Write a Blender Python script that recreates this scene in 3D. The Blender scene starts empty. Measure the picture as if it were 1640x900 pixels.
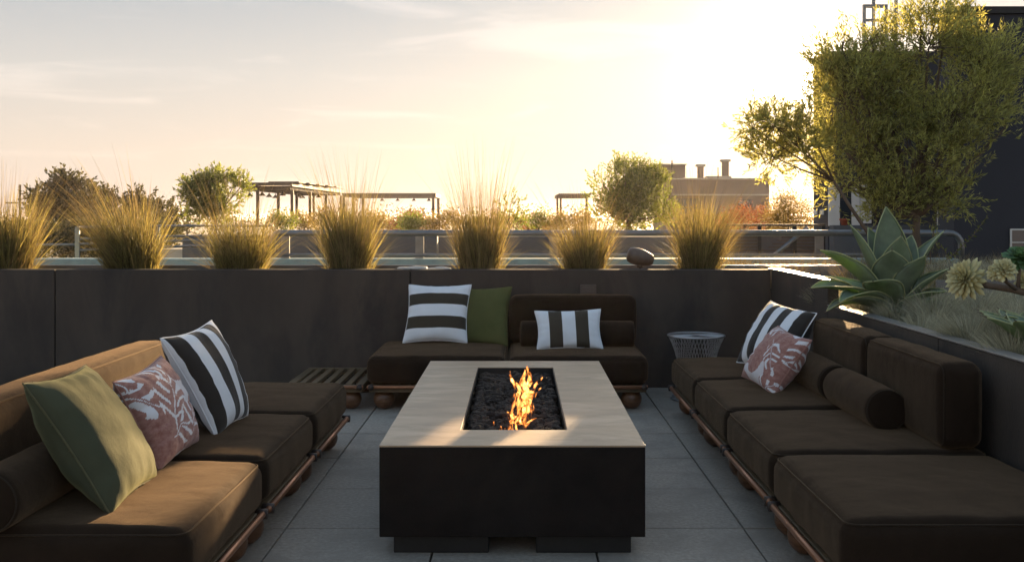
import bpy, bmesh, math, random
from math import sin, cos, pi, radians, sqrt, atan2, floor
from mathutils import Vector, Matrix, noise
random.seed(7)
S = bpy.context.scene
COL = S.collection

# ---------------------------------------------------------------- camera
F, CX, CY, HC = 1686.0, 831.0, 346.0, 1.247
cam = bpy.data.cameras.new('camera'); camo = bpy.data.objects.new('camera', cam); COL.objects.link(camo)
camo.location = (0, 0, HC); camo.rotation_euler = (pi/2, 0, 0)
cam.sensor_width = 36; cam.lens = F/1640*36
cam.shift_x = -11/1640; cam.shift_y = -104/1640
cam.clip_start = 0.05; cam.clip_end = 6000
S.camera = camo
S.render.resolution_x = 1024; S.render.resolution_y = 561

def P(px, py, d):                       # a point of the place: photo direction + real distance
    return Vector(((px-CX)/F*d, d, HC-(py-CY)/F*d))

# ---------------------------------------------------------------- sun + sky
SUN = Vector((0.262, 1.0, 0.136)).normalized()
EL = math.asin(SUN.z); AZ = atan2(SUN.x, SUN.y)
sl = bpy.data.lights.new('sun', 'SUN'); sl.energy = 5.0; sl.angle = radians(0.6); sl.color = (1.0, 0.70, 0.38)
so = bpy.data.objects.new('sun', sl); COL.objects.link(so)
so.rotation_euler = (-SUN).to_track_quat('-Z', 'Y').to_euler()
W = bpy.data.worlds.new('World'); S.world = W; W.use_nodes = True
nt = W.node_tree; nt.nodes.clear()
def N(tree, t, **kw):
    n = tree.nodes.new(t)
    for k, v in kw.items():
        if k in n.inputs.keys(): n.inputs[k].default_value = v
        else: setattr(n, k, v)
    return n
out = N(nt, 'ShaderNodeOutputWorld'); bg = N(nt, 'ShaderNodeBackground'); bg.inputs[1].default_value = 0.05
sky = N(nt, 'ShaderNodeTexSky'); sky.sky_type = 'NISHITA'; sky.sun_disc = False
sky.sun_elevation = EL; sky.sun_rotation = AZ; sky.altitude = 50; sky.air_density = 1.0; sky.dust_density = 1.6; sky.ozone_density = 1.2
def wm(op, a, b=None, c=None, cl=False):
    m = nt.nodes.new('ShaderNodeMath'); m.operation = op; m.use_clamp = cl
    for i, v in enumerate((a, b, c)):
        if v is None: continue
        if isinstance(v, (int, float)): m.inputs[i].default_value = v
        else: nt.links.new(v, m.inputs[i])
    return m.outputs[0]
tc = N(nt, 'ShaderNodeTexCoord')
vd = nt.nodes.new('ShaderNodeVectorMath'); vd.operation = 'DOT_PRODUCT'; nt.links.new(tc.outputs['Generated'], vd.inputs[0]); vd.inputs[1].default_value = SUN
dt = wm('MAXIMUM', vd.outputs['Value'], 0.0)
# aureole of thin high cloud round the sun
gg = wm('ADD', wm('ADD', wm('MULTIPLY', wm('POWER', dt, 60.0), .75), wm('MULTIPLY', wm('POWER', dt, 420.0), 5.5)), wm('ADD', wm('MULTIPLY', wm('POWER', dt, 3000.0), 60.0), wm('MULTIPLY', wm('POWER', dt, 10.0), .45)))
def vm(op, a, b=None):
    m = nt.nodes.new('ShaderNodeVectorMath'); m.operation = op
    for i, v in enumerate((a, b)):
        if v is None: continue
        sck = m.inputs['Scale'] if (op == 'SCALE' and i == 1) else m.inputs[i]
        if isinstance(v, (tuple, float, int)): sck.default_value = v
        else: nt.links.new(v, sck)
    return m.outputs[0]
glow = vm('SCALE', (1.0, 0.86, 0.76), gg)
sx = N(nt, 'ShaderNodeSeparateXYZ'); nt.links.new(tc.outputs['Generated'], sx.inputs[0])
zz = wm('MAXIMUM', sx.outputs['Z'], 0.0)
# thin high veil: warm at the horizon, pale grey above
vr = N(nt, 'ShaderNodeValToRGB'); nt.links.new(wm('MULTIPLY', zz, 2.0, cl=True), vr.inputs[0])
E = vr.color_ramp.elements; E[0].position = 0.0; E[0].color = (.76, .62, .53, 1); E[1].position = 0.50; E[1].color = (.38, .43, .50, 1)
for p_, c_ in ((.12, (.74, .625, .53, 1)), (.26, (.62, .58, .54, 1)), (.40, (.46, .475, .49, 1))):
    e_ = E.new(p_); e_.color = c_
veil = vm('SCALE', vr.outputs[0], 5.7)
mp = N(nt, 'ShaderNodeMapping'); nt.links.new(tc.outputs['Generated'], mp.inputs[0]); mp.inputs['Scale'].default_value = (2.2, 0.8, 15.0); mp.inputs['Rotation'].default_value = (0, 0.10, 0)
mp.inputs['Location'].default_value = (0.35, 0.0, 0.2)
nz = N(nt, 'ShaderNodeTexNoise', Scale=2.4, Detail=8.0, Roughness=0.52, Distortion=0.6); nt.links.new(mp.outputs[0], nz.inputs['Vector'])
cr = N(nt, 'ShaderNodeMapRange'); cr.interpolation_type = 'SMOOTHSTEP'; nt.links.new(nz.outputs[0], cr.inputs[0]); cr.inputs[1].default_value = .50; cr.inputs[2].default_value = .74
cirrus = vm('SCALE', (.8, .62, .50), cr.outputs[0])
fac = wm('MULTIPLY', wm('SUBTRACT', 1.5, wm('MULTIPLY', zz, 2.2), cl=True), 0.97)
mixs = N(nt, 'ShaderNodeMix', data_type='RGBA'); nt.links.new(fac, mixs.inputs['Factor']); nt.links.new(vm('SCALE', sky.outputs[0], 2.0), mixs.inputs['A']); nt.links.new(veil, mixs.inputs['B'])
tot = vm('ADD', vm('ADD', mixs.outputs['Result'], glow), cirrus)
nt.links.new(tot, bg.inputs[0]); nt.links.new(bg.outputs[0], out.inputs[0])
S.view_settings.view_transform = 'Standard'; S.view_settings.look = 'None'; S.view_settings.gamma = 1
S.view_settings.exposure = 2.0; S.view_settings.use_curve_mapping = False

# ---------------------------------------------------------------- object helpers
def tag(o, label=None, cat=None, group=None, kind=None):
    if label: o['label'] = label
    if cat: o['category'] = cat
    if group: o['group'] = group
    if kind: o['kind'] = kind
    return o
def thing(name, label, cat, loc=(0,0,0), rz=0, group=None):
    o = bpy.data.objects.new(name, None); COL.objects.link(o); o.empty_display_size = 0.1
    o.location = loc; o.rotation_euler = (0, 0, rz)
    return tag(o, label, cat, group)
def obj(name, bm_or_data, m, parent=None, smooth=True, loc=None):
    me = bpy.data.meshes.new(name)
    if isinstance(bm_or_data, tuple):
        me.from_pydata(bm_or_data[0], [], bm_or_data[1])
    else:
        bm_or_data.to_mesh(me); bm_or_data.free()
    if smooth: me.polygons.foreach_set('use_smooth', [True]*len(me.polygons))
    if m: me.materials.append(m)
    me.update()
    o = bpy.data.objects.new(name, me); COL.objects.link(o)
    if parent: o.parent = parent
    if loc is not None: o.location = loc
    return o
def dup(root, loc=None, rz=None, label=None, group=None):
    r = root.copy(); COL.objects.link(r)
    if loc is not None: r.location = loc
    if rz is not None: r.rotation_euler = (0, 0, rz)
    if label: r['label'] = label
    if group: r['group'] = group
    for ch in [c for c in COL.objects if c.parent == root]:
        c = ch.copy(); COL.objects.link(c); c.parent = r
        for g in [x for x in COL.objects if x.parent == ch]:
            d = g.copy(); COL.objects.link(d); d.parent = c
    return r
class MB:
    def __init__(s): s.v = []; s.f = []
    def box(s, x0, x1, y0, y1, z0, z1):
        n = len(s.v)
        s.v += [(x0,y0,z0),(x1,y0,z0),(x1,y1,z0),(x0,y1,z0),(x0,y0,z1),(x1,y0,z1),(x1,y1,z1),(x0,y1,z1)]
        s.f += [(n,n+3,n+2,n+1),(n+4,n+5,n+6,n+7),(n,n+1,n+5,n+4),(n+1,n+2,n+6,n+5),(n+2,n+3,n+7,n+6),(n+3,n,n+4,n+7)]
        return s
    def tube(s, pts, rad, seg=8, cap=True, closed=False):
        pts = [Vector(p) for p in pts]; n = len(pts)
        if isinstance(rad, (int, float)): rad = [rad]*n
        base = len(s.v); up = None
        for i, p in enumerate(pts):
            if closed: t = pts[(i+1) % n]-pts[i-1]
            else: t = pts[min(i+1, n-1)]-pts[max(i-1, 0)]
            t.normalize()
            if up is None:
                up = Vector((0,0,1)) if abs(t.z) < 0.9 else Vector((1,0,0))
            a = t.cross(up)
            if a.length < 1e-5: a = t.cross(Vector((0,1,0.3)))
            a.normalize(); b = a.cross(t).normalized(); up = b
            for k in range(seg):
                q = 2*pi*k/seg; w = p+(a*cos(q)+b*sin(q))*rad[i]; s.v.append(tuple(w))
        for i in range(n if closed else n-1):
            j = (i+1) % n
            for k in range(seg):
                k2 = (k+1) % seg
                s.f.append((base+i*seg+k, base+i*seg+k2, base+j*seg+k2, base+j*seg+k))
        if cap and not closed:
            s.f.append(tuple(base+k for k in range(seg))[::-1]); s.f.append(tuple(base+(n-1)*seg+k for k in range(seg)))
        return s
    def lathe(s, c, prof, seg=20, sxy=(1,1)):
        base = len(s.v); n = len(prof)
        for r, z in prof:
            for k in range(seg):
                q = 2*pi*k/seg; s.v.append((c[0]+r*cos(q)*sxy[0], c[1]+r*sin(q)*sxy[1], c[2]+z))
        for i in range(n-1):
            for k in range(seg):
                k2 = (k+1) % seg; s.f.append((base+i*seg+k, base+i*seg+k2, base+(i+1)*seg+k2, base+(i+1)*seg+k))
        s.f.append(tuple(base+k for k in range(seg))[::-1]); s.f.append(tuple(base+(n-1)*seg+k for k in range(seg)))
        return s
    def build(s, name, m, parent=None, smooth=False, loc=None, bevel=0):
        o = obj(name, (s.v, s.f), m, parent, smooth, loc)
        if bevel:
            b = o.modifiers.new('bevel', 'BEVEL'); b.width = bevel; b.segments = 2; b.limit_method = 'ANGLE'
        return o
def rbox(hx, hy, hz, r, crown=0.0, wr=0.0, seed=0, mid=14, bulge=0.0):
    """soft rounded box, centred; returns (verts, faces)"""
    rs = 5
    def axis(h, m):
        a = [-h + r*(i/rs) for i in range(rs)]
        a += [-(h-r) + 2*(h-r)*i/m for i in range(m+1)]
        return a + [-x for x in a[:rs]][::-1]
    ax = [axis(hx, mid), axis(hy, mid), axis(hz, 3)]
    bm = bmesh.new(); cache = {}
    def vert(x, y, z):
        k = (round(x,5), round(y,5), round(z,5))
        if k not in cache:
            p = Vector((x, y, z)); q = Vector((max(-(hx-r), min(hx-r, x)), max(-(hy-r), min(hy-r, y)), max(-(hz-r), min(hz-r, z))))
            d = p-q
            if d.length > 1e-7: p = q+d.normalized()*r
            fx, fy, fz = 1-(x/hx)**2, 1-(y/hy)**2, 1-(z/hz)**2
            if z > 0: p.z += crown*(max(0, fx)*max(0, fy))**0.6
            if bulge:
                p.x += bulge*max(0, fy)**.6*max(0, fz)**.8*(1 if x > 0 else -1)*(abs(x) > hx-r-1e-6)
                p.y += bulge*max(0, fx)**.6*max(0, fz)**.8*(1 if y > 0 else -1)*(abs(y) > hy-r-1e-6)
            if wr:
                s3 = Vector((seed*3.7, seed*1.3, 0))
                w = noise.noise(Vector((x*7, y*7, z*5))+s3)*.6+noise.noise(Vector((x*22, y*15, z*9))+s3)*.28
                e = 1.4-abs(x/hx)*abs(y/hy)
                dd = d.normalized() if d.length > 1e-7 else Vector((0,0,1 if z > 0 else -1))
                p += dd*w*wr*e
            cache[k] = bm.verts.new(p)
        return cache[k]
    def face(fixed, val, a, b):
        A, B = ax[a], ax[b]
        for i in range(len(A)-1):
            for j in range(len(B)-1):
                vs = []
                for (u, v) in ((A[i],B[j]),(A[i+1],B[j]),(A[i+1],B[j+1]),(A[i],B[j+1])):
                    c = [0,0,0]; c[fixed] = val; c[a] = u; c[b] = v; vs.append(vert(*c))
                if len(set(vs)) >= 3:
                    try: bm.faces.new(vs)
                    except ValueError: pass
    for fixed, h in ((0,hx),(1,hy),(2,hz)):
        a, b = [i for i in range(3) if i != fixed]
        face(fixed, h, a, b); face(fixed, -h, a, b)
    bmesh.ops.recalc_face_normals(bm, faces=bm.faces)
    return bm
def rloop(hx, hy, r, z, n=7):
    pts = []
    for cx, cy, a0 in ((hx-r, hy-r, 0), (-(hx-r), hy-r, 90), (-(hx-r), -(hy-r), 180), (hx-r, -(hy-r), 270)):
        for i in range(n+1):
            a = radians(a0+90*i/n); pts.append((cx+r*cos(a), cy+r*sin(a), z))
    return pts

ORD = ['first','second','third','fourth','fifth','sixth','seventh','eighth','ninth','tenth','eleventh','twelfth','thirteenth','fourteenth','fifteenth','sixteenth','seventeenth','eighteenth','nineteenth','twentieth','twenty-first','twenty-second']
# ---------------------------------------------------------------- materials
def L(t, a, b): t.links.new(a, b)
def mat(name, col, rough=0.8, metal=0, var=0.15, vscale=6.0, bump=0.0, bscale=60.0, bump2=0.0, b2scale=8.0, sheen=0, spec=0.5,
        island=0.0, trans=0.0, tcol=None, stain=None, vdim=(1,1,1), coat=0, sht=(1,1,1)):
    m = bpy.data.materials.new(name); m.use_nodes = True; t = m.node_tree; b = t.nodes['Principled BSDF']; o = t.nodes['Material Output']
    b.inputs['Roughness'].default_value = rough; b.inputs['Metallic'].default_value = metal
    b.inputs['Sheen Weight'].default_value = sheen; b.inputs['Sheen Roughness'].default_value = 0.35; b.inputs['Sheen Tint'].default_value = (*sht, 1)
    b.inputs['Specular IOR Level'].default_value = spec; b.inputs['Coat Weight'].default_value = coat
    tc = N(t, 'ShaderNodeTexCoord'); mp = N(t, 'ShaderNodeMapping'); mp.inputs['Scale'].default_value = vdim; L(t, tc.outputs['Object'], mp.inputs[0])
    n1 = N(t, 'ShaderNodeTexNoise', Scale=vscale, Detail=6.0, Roughness=0.6); L(t, mp.outputs[0], n1.inputs['Vector'])
    mr = N(t, 'ShaderNodeMapRange'); L(t, n1.outputs[0], mr.inputs[0]); mr.inputs[1].default_value = .3; mr.inputs[2].default_value = .7
    mr.inputs[3].default_value = 1-var; mr.inputs[4].default_value = 1+var
    val = mr.outputs[0]
    if island:
        gi = N(t, 'ShaderNodeNewGeometry'); mi = N(t, 'ShaderNodeMapRange'); L(t, gi.outputs['Random Per Island'], mi.inputs[0])
        mi.inputs[3].default_value = 1-island; mi.inputs[4].default_value = 1+island
        mm = N(t, 'ShaderNodeMath', operation='MULTIPLY'); L(t, val, mm.inputs[0]); L(t, mi.outputs[0], mm.inputs[1]); val = mm.outputs[0]
    sc = N(t, 'ShaderNodeVectorMath', operation='SCALE'); sc.inputs[0].default_value = col[:3]; L(t, val, sc.inputs['Scale'])
    cout = sc.outputs[0]
    if stain:
        n3 = N(t, 'ShaderNodeTexNoise', Scale=stain[1], Detail=5.0, Roughness=.65, Distortion=.4); L(t, mp.outputs[0], n3.inputs['Vector'])
        r3 = N(t, 'ShaderNodeMapRange'); L(t, n3.outputs[0], r3.inputs[0]); r3.inputs[1].default_value = .48; r3.inputs[2].default_value = .68
        mx = N(t, 'ShaderNodeMix', data_type='RGBA'); L(t, r3.outputs[0], mx.inputs['Factor']); L(t, cout, mx.inputs['A']); mx.inputs['B'].default_value = (*stain[0], 1)
        cout = mx.outputs['Result']
    L(t, cout, b.inputs['Base Color'])
    if bump or bump2:
        prev = None
        for st, s_, d_ in ((bump, bscale, 3.0), (bump2, b2scale, 3.0)):
            if not st: continue
            nb = N(t, 'ShaderNodeTexNoise', Scale=s_, Detail=d_); L(t, mp.outputs[0], nb.inputs['Vector'])
            bp = N(t, 'ShaderNodeBump', Strength=st, Distance=0.01); L(t, nb.outputs[0], bp.inputs['Height'])
            if prev: L(t, prev, bp.inputs['Normal'])
            prev = bp.outputs[0]
        L(t, prev, b.inputs['Normal'])
    if trans:
        tr = N(t, 'ShaderNodeBsdfTranslucent'); ms = N(t, 'ShaderNodeMixShader'); ms.inputs[0].default_value = trans
        s2 = N(t, 'ShaderNodeVectorMath', operation='SCALE'); s2.inputs[0].default_value = (tcol or col)[:3]; L(t, val, s2.inputs['Scale']); L(t, s2.outputs[0], tr.inputs[0])
        L(t, b.outputs[0], ms.inputs[1]); L(t, tr.outputs[0], ms.inputs[2]); L(t, ms.outputs[0], o.inputs[0])
    return m
M = {}
M['fabric'] = mat('brown fabric', (.026, .0165, .0105), .95, var=.2, vscale=5, bump=.35, bscale=420, bump2=.45, b2scale=11, sheen=.27, spec=.05, sht=(.85,.57,.34))
M['piping'] = mat('brown piping', (.032, .023, .016), .9, var=.1, bump=.3, bscale=300, sheen=.4, spec=.1, sht=(.85,.55,.3))
M['wall'] = mat('charcoal fibre cement', (.064, .050, .039), .72, var=.2, vscale=2.4, bump=.30, bscale=190, bump2=.08, b2scale=14, spec=.3, stain=((.040,.033,.028), 2.6), vdim=(1,1,.4))
M['coping'] = mat('grey coping', (.16, .145, .13), .35, var=.2, vscale=8, bump=.2, bscale=120, spec=.6)
M['paver'] = mat('grey concrete paver', (.37, .305, .238), .82, var=.22, vscale=60, bump=.45, bscale=220, bump2=.1, b2scale=12, island=.07, spec=.45, stain=((.29,.24,.188), 3.0))
M['joint'] = mat('dark joint', (.02, .02, .02), .95)
M['concrete_top'] = mat('smooth warm concrete', (.42, .285, .17), .46, var=.16, vscale=4.0, bump=.08, bscale=60, spec=.5, stain=((.56,.40,.255), 3.0), vdim=(1, 2.2, 1))
M['concrete_dark'] = mat('dark concrete side', (.011, .008, .0065), .6, var=.3, vscale=4, bump=.15, bscale=90, spec=.12, stain=((.019,.014,.011), 1.6))
M['steel_dark'] = mat('black steel', (.03, .028, .026), .5, metal=.6, var=.2)
M['lava'] = mat('lava rock', (.028, .018, .012), .75, var=.4, vscale=30, bump=.8, bscale=120, island=.5, spec=.25)
M['copper'] = mat('copper rod', (.34, .15, .075), .38, metal=.55, var=.12, vscale=20)
M['leather'] = mat('brown leather strap', (.05, .028, .018), .6, var=.2)
M['wood'] = mat('oiled wood', (.16, .070, .030), .42, var=.3, vscale=14, vdim=(1,1,6), bump=.1, bscale=60, coat=.15)
M['teak'] = mat('slatted teak', (.15, .095, .045), .6, var=.3, vscale=10, vdim=(1,.2,1), bump=.15, bscale=60)
M['green_cloth'] = mat('olive velvet', (.070, .074, .044), .9, var=.13, vscale=5, bump=.25, bscale=380, bump2=.4, b2scale=13, sheen=.3, spec=.08, sht=(.8,.75,.35))
M['green_lit_copy'] = mat('olive velvet lit copy', (.105, .105, .038), .9, var=.13, vscale=5, bump=.25, bscale=380, bump2=.4, b2scale=13, sheen=.3, spec=.08, sht=(.8,.75,.35))  # same olive velvet, with light painted into a paler colour for the rear pillow
M['wire'] = mat('silver wire', (.42, .41, .40), .35, metal=.8, var=.1)
M['pipe'] = mat('galvanised pipe', (.19, .195, .195), .38, metal=.6, var=.15, vscale=8, bump=.05)
M['teal'] = mat('pale teal coping', (.26, .36, .34), .6, var=.12, vscale=3, stain=((.22,.29,.27), 5))
M['grey_wall'] = mat('grey rooftop cladding', (.10, .10, .105), .8, var=.15, vscale=1.5, bump=.1, bscale=20)
M['dark_bld'] = mat('dark stucco', (.030, .030, .037), .85, var=.12, vscale=1.2, bump=.25, bscale=45, stain=((.025,.025,.031), .6))
M['tan_bld'] = mat('tan building wall', (.24, .175, .13), .85, var=.12, vscale=.8, bump=.1, bscale=10)
M['cream'] = mat('cream wall', (.48, .42, .33), .85, var=.1, vscale=1)
M['white_panel'] = mat('off white panel', (.62, .60, .56), .7, var=.08, vscale=3)
M['glass'] = mat('dark window glass', (.03, .035, .04), .08, var=.05, spec=.8)
M['soil'] = mat('dark mulch', (.055, .038, .024), .95, var=.5, vscale=40, bump=.9, bscale=90, bump2=.6, b2scale=25)
M['terrain'] = mat('dry suburban ground', (.09, .085, .05), .95, var=.4, vscale=.05)
M['bark'] = mat('grey brown bark', (.13, .09, .06), .9, var=.3, vscale=12, vdim=(1,1,.3), bump=.7, bscale=50)
M['olive_leaf'] = mat('olive leaf', (.22, .235, .085), .5, var=.35, vscale=3, island=.5, trans=.45, tcol=(.60,.55,.13))
M['green_leaf'] = mat('green leaf', (.070, .085, .022), .5, var=.3, vscale=1, island=.4, trans=.45, tcol=(.30,.33,.045))
M['dark_leaf'] = mat('pine foliage', (.040, .042, .017), .7, var=.3, vscale=.5, island=.4, trans=.3, tcol=(.12,.11,.03))
M['red_leaf'] = mat('reddish leaf', (.20, .055, .025), .6, var=.25, vscale=1, island=.4, trans=.4, tcol=(.36,.12,.03))
M['gold_leaf'] = mat('dry golden leaf', (.19, .15, .045), .6, var=.25, vscale=1, island=.35, trans=.45, tcol=(.40,.27,.06))
M['blade'] = mat('grass blade', (.100, .100, .034), .6, var=.3, vscale=9, island=.65, trans=.5, tcol=(.33,.27,.075))
M['straw'] = mat('dry grass stalk', (.20, .16, .070), .8, var=.3, vscale=9, island=.6, trans=.35, tcol=(.36,.25,.09))
M['fescue'] = mat('blue fescue', (.44, .40, .28), .8, var=.25, vscale=9, island=.5, trans=.35, tcol=(.4,.36,.2))
M['agave'] = mat('agave leaf', (.185, .22, .145), .55, var=.25, vscale=9, bump=.1, bscale=30, bump2=.1, b2scale=7, trans=.30, tcol=(.34,.52,.04), vdim=(1,1,1))
M['agave_edge'] = mat('agave margin', (.50, .52, .26), .5, var=.1, trans=.3, tcol=(.5,.55,.08))
M['petal'] = mat('yellow succulent petal', (.80, .72, .38), .5, var=.15, vscale=20, island=.18, trans=.25, tcol=(.7,.6,.2))
M['petal_g'] = mat('green succulent leaf', (.15, .27, .10), .5, var=.2, vscale=12, island=.3, trans=.25, tcol=(.3,.45,.08))
M['speaker'] = mat('brown painted metal', (.12, .085, .06), .5, var=.2, vscale=15, bump=.2, bscale=80)
M['pergola'] = mat('weathered brown beam', (.085, .060, .042), .75, var=.2, vscale=1)
M['paper'] = mat('pale stone', (.55, .50, .42), .7, var=.1, vscale=12, bump=.3, bscale=40)
M['plastic'] = mat('brown cover plate', (.085, .062, .048), .45, var=.06)

def uvmat(name, bands, offset, axis, c_dark, c_light=(.80,.80,.80)):
    m = mat(name, (1,1,1), .88, var=.05, vscale=8, bump=.25, bscale=380, bump2=.25, b2scale=14, sheen=.2, spec=.25)
    t = m.node_tree; b = t.nodes['Principled BSDF']; old = b.inputs['Base Color'].links[0].from_socket
    uv = N(t, 'ShaderNodeUVMap'); sp = N(t, 'ShaderNodeSeparateXYZ'); L(t, uv.outputs[0], sp.inputs[0])
    a = N(t, 'ShaderNodeMath', operation='MULTIPLY_ADD'); L(t, sp.outputs[axis], a.inputs[0]); a.inputs[1].default_value = bands/4; a.inputs[2].default_value = offset
    fr = N(t, 'ShaderNodeMath', operation='FRACT'); L(t, a.outputs[0], fr.inputs[0])
    g = N(t, 'ShaderNodeMath', operation='GREATER_THAN'); L(t, fr.outputs[0], g.inputs[0]); g.inputs[1].default_value = .5
    mx = N(t, 'ShaderNodeMix', data_type='RGBA'); L(t, g.outputs[0], mx.inputs['Factor']); mx.inputs['A'].default_value = (*c_light,1); mx.inputs['B'].default_value = (*c_dark,1)
    mu = N(t, 'ShaderNodeMix', data_type='RGBA', blend_type='MULTIPLY'); mu.inputs['Factor'].default_value = 1; L(t, mx.outputs['Result'], mu.inputs['A']); L(t, old, mu.inputs['B'])
    L(t, mu.outputs['Result'], b.inputs['Base Color'])
    return m
def leafprint(name):
    m = mat(name, (1,1,1), .9, var=.05, vscale=8, bump=.3, bscale=380, bump2=.3, b2scale=13, sheen=.3, spec=.2)
    t = m.node_tree; b = t.nodes['Principled BSDF']; old = b.inputs['Base Color'].links[0].from_socket
    at = N(t, 'ShaderNodeAttribute', attribute_name='print')
    st = N(t, 'ShaderNodeMapRange'); L(t, at.outputs['Fac'], st.inputs[0]); st.inputs[1].default_value = .25; st.inputs[2].default_value = .85
    tc = N(t, 'ShaderNodeUVMap'); nn = N(t, 'ShaderNodeTexNoise', Scale=9.0, Detail=5.0, Roughness=.7); L(t, tc.outputs[0], nn.inputs['Vector'])
    rr = N(t, 'ShaderNodeMapRange'); L(t, nn.outputs[0], rr.inputs[0]); rr.inputs[1].default_value = .35; rr.inputs[2].default_value = .65
    ro = N(t, 'ShaderNodeMix', data_type='RGBA'); L(t, rr.outputs[0], ro.inputs['Factor']); ro.inputs['A'].default_value = (.30,.125,.10,1); ro.inputs['B'].default_value = (.46,.25,.20,1)
    mx = N(t, 'ShaderNodeMix', data_type='RGBA'); L(t, st.outputs[0], mx.inputs['Factor']); L(t, ro.outputs['Result'], mx.inputs['A']); mx.inputs['B'].default_value = (.78,.76,.76,1)
    mu = N(t, 'ShaderNodeMix', data_type='RGBA', blend_type='MULTIPLY'); mu.inputs['Factor'].default_value = 1; L(t, mx.outputs['Result'], mu.inputs['A']); L(t, old, mu.inputs['B'])
    L(t, mu.outputs['Result'], b.inputs['Base Color'])
    return m
DK = (.035, .028, .022)
M['stripe_left'] = uvmat('striped canvas', 6, .44, 0, DK)
M['stripe_back'] = uvmat('striped canvas wide', 5, 0.0, 1, (.055,.045,.030))
M['stripe_lumbar'] = uvmat('striped canvas lumbar', 5, 0.0, 0, (.060,.048,.032))
M['stripe_right'] = uvmat('striped canvas narrow', 7, .44, 0, DK)
M['leafprint'] = leafprint('leaf printed canvas')

# ================================================================ SETTING
g = MB().box(-3000, 3000, -200, 5000, -9.2, -9.0).build('ground', M['terrain']); tag(g, kind='structure')
b = MB().box(-7, 6.5, -4, 8.5, -.30, -.05).build('floor_slab', M['joint']); tag(b, kind='structure')
# pavers of the deck: one sheet of tiles
pv = MB(); TX, TY, TS = -.322, 4.21, .61
for i in range(-10, 12):
    for j in range(-12, 7):
        x0 = TX+i*TS; y0 = TY+j*TS
        if y0 > 7.6 or x0 > 1.83 or x0 < -6.6: continue
        dz = random.uniform(-.0012, .0012)
        pv.box(x0+.0040, min(x0+TS-.0040, 9), y0+.0040, y0+TS-.0040, -.046, dz)
pv = pv.build('deck_floor', M['paver'], bevel=.0025); tag(pv, kind='structure')

# planter walls
YW, ZW, XR = 7.65, .857, 1.83
def wall_panel(parent, x0, x1, y0, y1, z1, name='panel'):
    return MB().box(x0, x1, y0, y1, 0.0, z1).build(name, M['wall'], parent, bevel=.004)
xa, xb = P(88, 0, YW).x, P(657, 0, YW).x
bw = thing('planter_wall', 'long charcoal panelled planter wall behind the sofas, topped by grass clumps', 'planter wall', (0, YW, 0))
for x0, x1 in ((-6.6, xa-.004), (xa+.004, xb-.004), (xb+.004, XR)):
    MB().box(x0, x1, 0, .06, 0, ZW).build('panel', M['wall'], bw, bevel=.004)
MB().box(-6.6, XR+.0, .063, .085, 0, ZW+.002).build('inner_lining', M['joint'], bw)
MB().box(-6.6, XR+3, .66, .69, 0, ZW+.003).build('rear_edge', M['coping'], bw, bevel=.003)
op = thing('outlet_cover', 'small brown square outlet cover on the charcoal wall above the right back cushion', 'outlet cover', P(942, 464, YW-.002))
MB().box(-.058, .058, -.012, 0, -.038, .038).build('plate', M['plastic'], op, bevel=.003)
MB().box(-.040, .040, -.017, -.0125, -.024, .024).build('flap', M['plastic'], op, bevel=.003)
rw = thing('planter_wall', 'charcoal planter wall beside the right-hand sofa, stepped down towards the camera', 'planter wall', (XR, 0, 0))
MB().box(0.003, .07, 6.25, YW-.004, 0, ZW).build('raised_panel', M['wall'], rw, bevel=.004)
MB().box(0.003, .07, -1.0, 4.60, 0, .712).build('panel', M['wall'], rw, bevel=.004)
MB().box(0.003, .07, 4.606, 6.246, 0, .712).build('panel', M['wall'], rw, bevel=.004)
MB().box(-.004, .080, 6.25, YW+.06, ZW+.002, ZW+.010).build('coping', M['coping'], rw, bevel=.002)
MB().box(-.002, .078, -1.0, 6.246, .714, .722).build('coping', M['coping'], rw, bevel=.002)
def soil(name, x0, x1, y0, y1, z, amp, nx, ny, seed):
    vs, fs = [], []
    for j in range(ny+1):
        for i in range(nx+1):
            x = x0+(x1-x0)*i/nx; y = y0+(y1-y0)*j/ny
            vs.append((x, y, z+amp*noise.noise(Vector((x*2.2, y*2.2, seed)))+amp*.3*noise.noise(Vector((x*12, y*12, seed)))))
    for j in range(ny):
        for i in range(nx):
            a = j*(nx+1)+i; fs.append((a, a+1, a+nx+2, a+nx+1))
    return tag(obj(name, (vs, fs), M['soil']), kind='structure')
soil('soil_back', -6.6, XR, YW+.085, YW+.66, .81, .02, 160, 14, 1)
soil('soil_right', XR+.07, 6.0, -1, YW+.10, .675, .05, 70, 130, 2)
soil('soil_far', XR+.002, 6.0, YW+.09, 10.6, .70, .05, 60, 60, 3)
# metal edging in the right planter
ed = MB().box(P(1500, 0, 6.9).x, 4.4, 6.9, 6.92, .60, P(0, 449, 6.9).z).build('planter_edging', M['coping'], bevel=.003)
tag(ed, 'straight grey metal edging strip behind the yellow succulents', 'edging')

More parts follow.
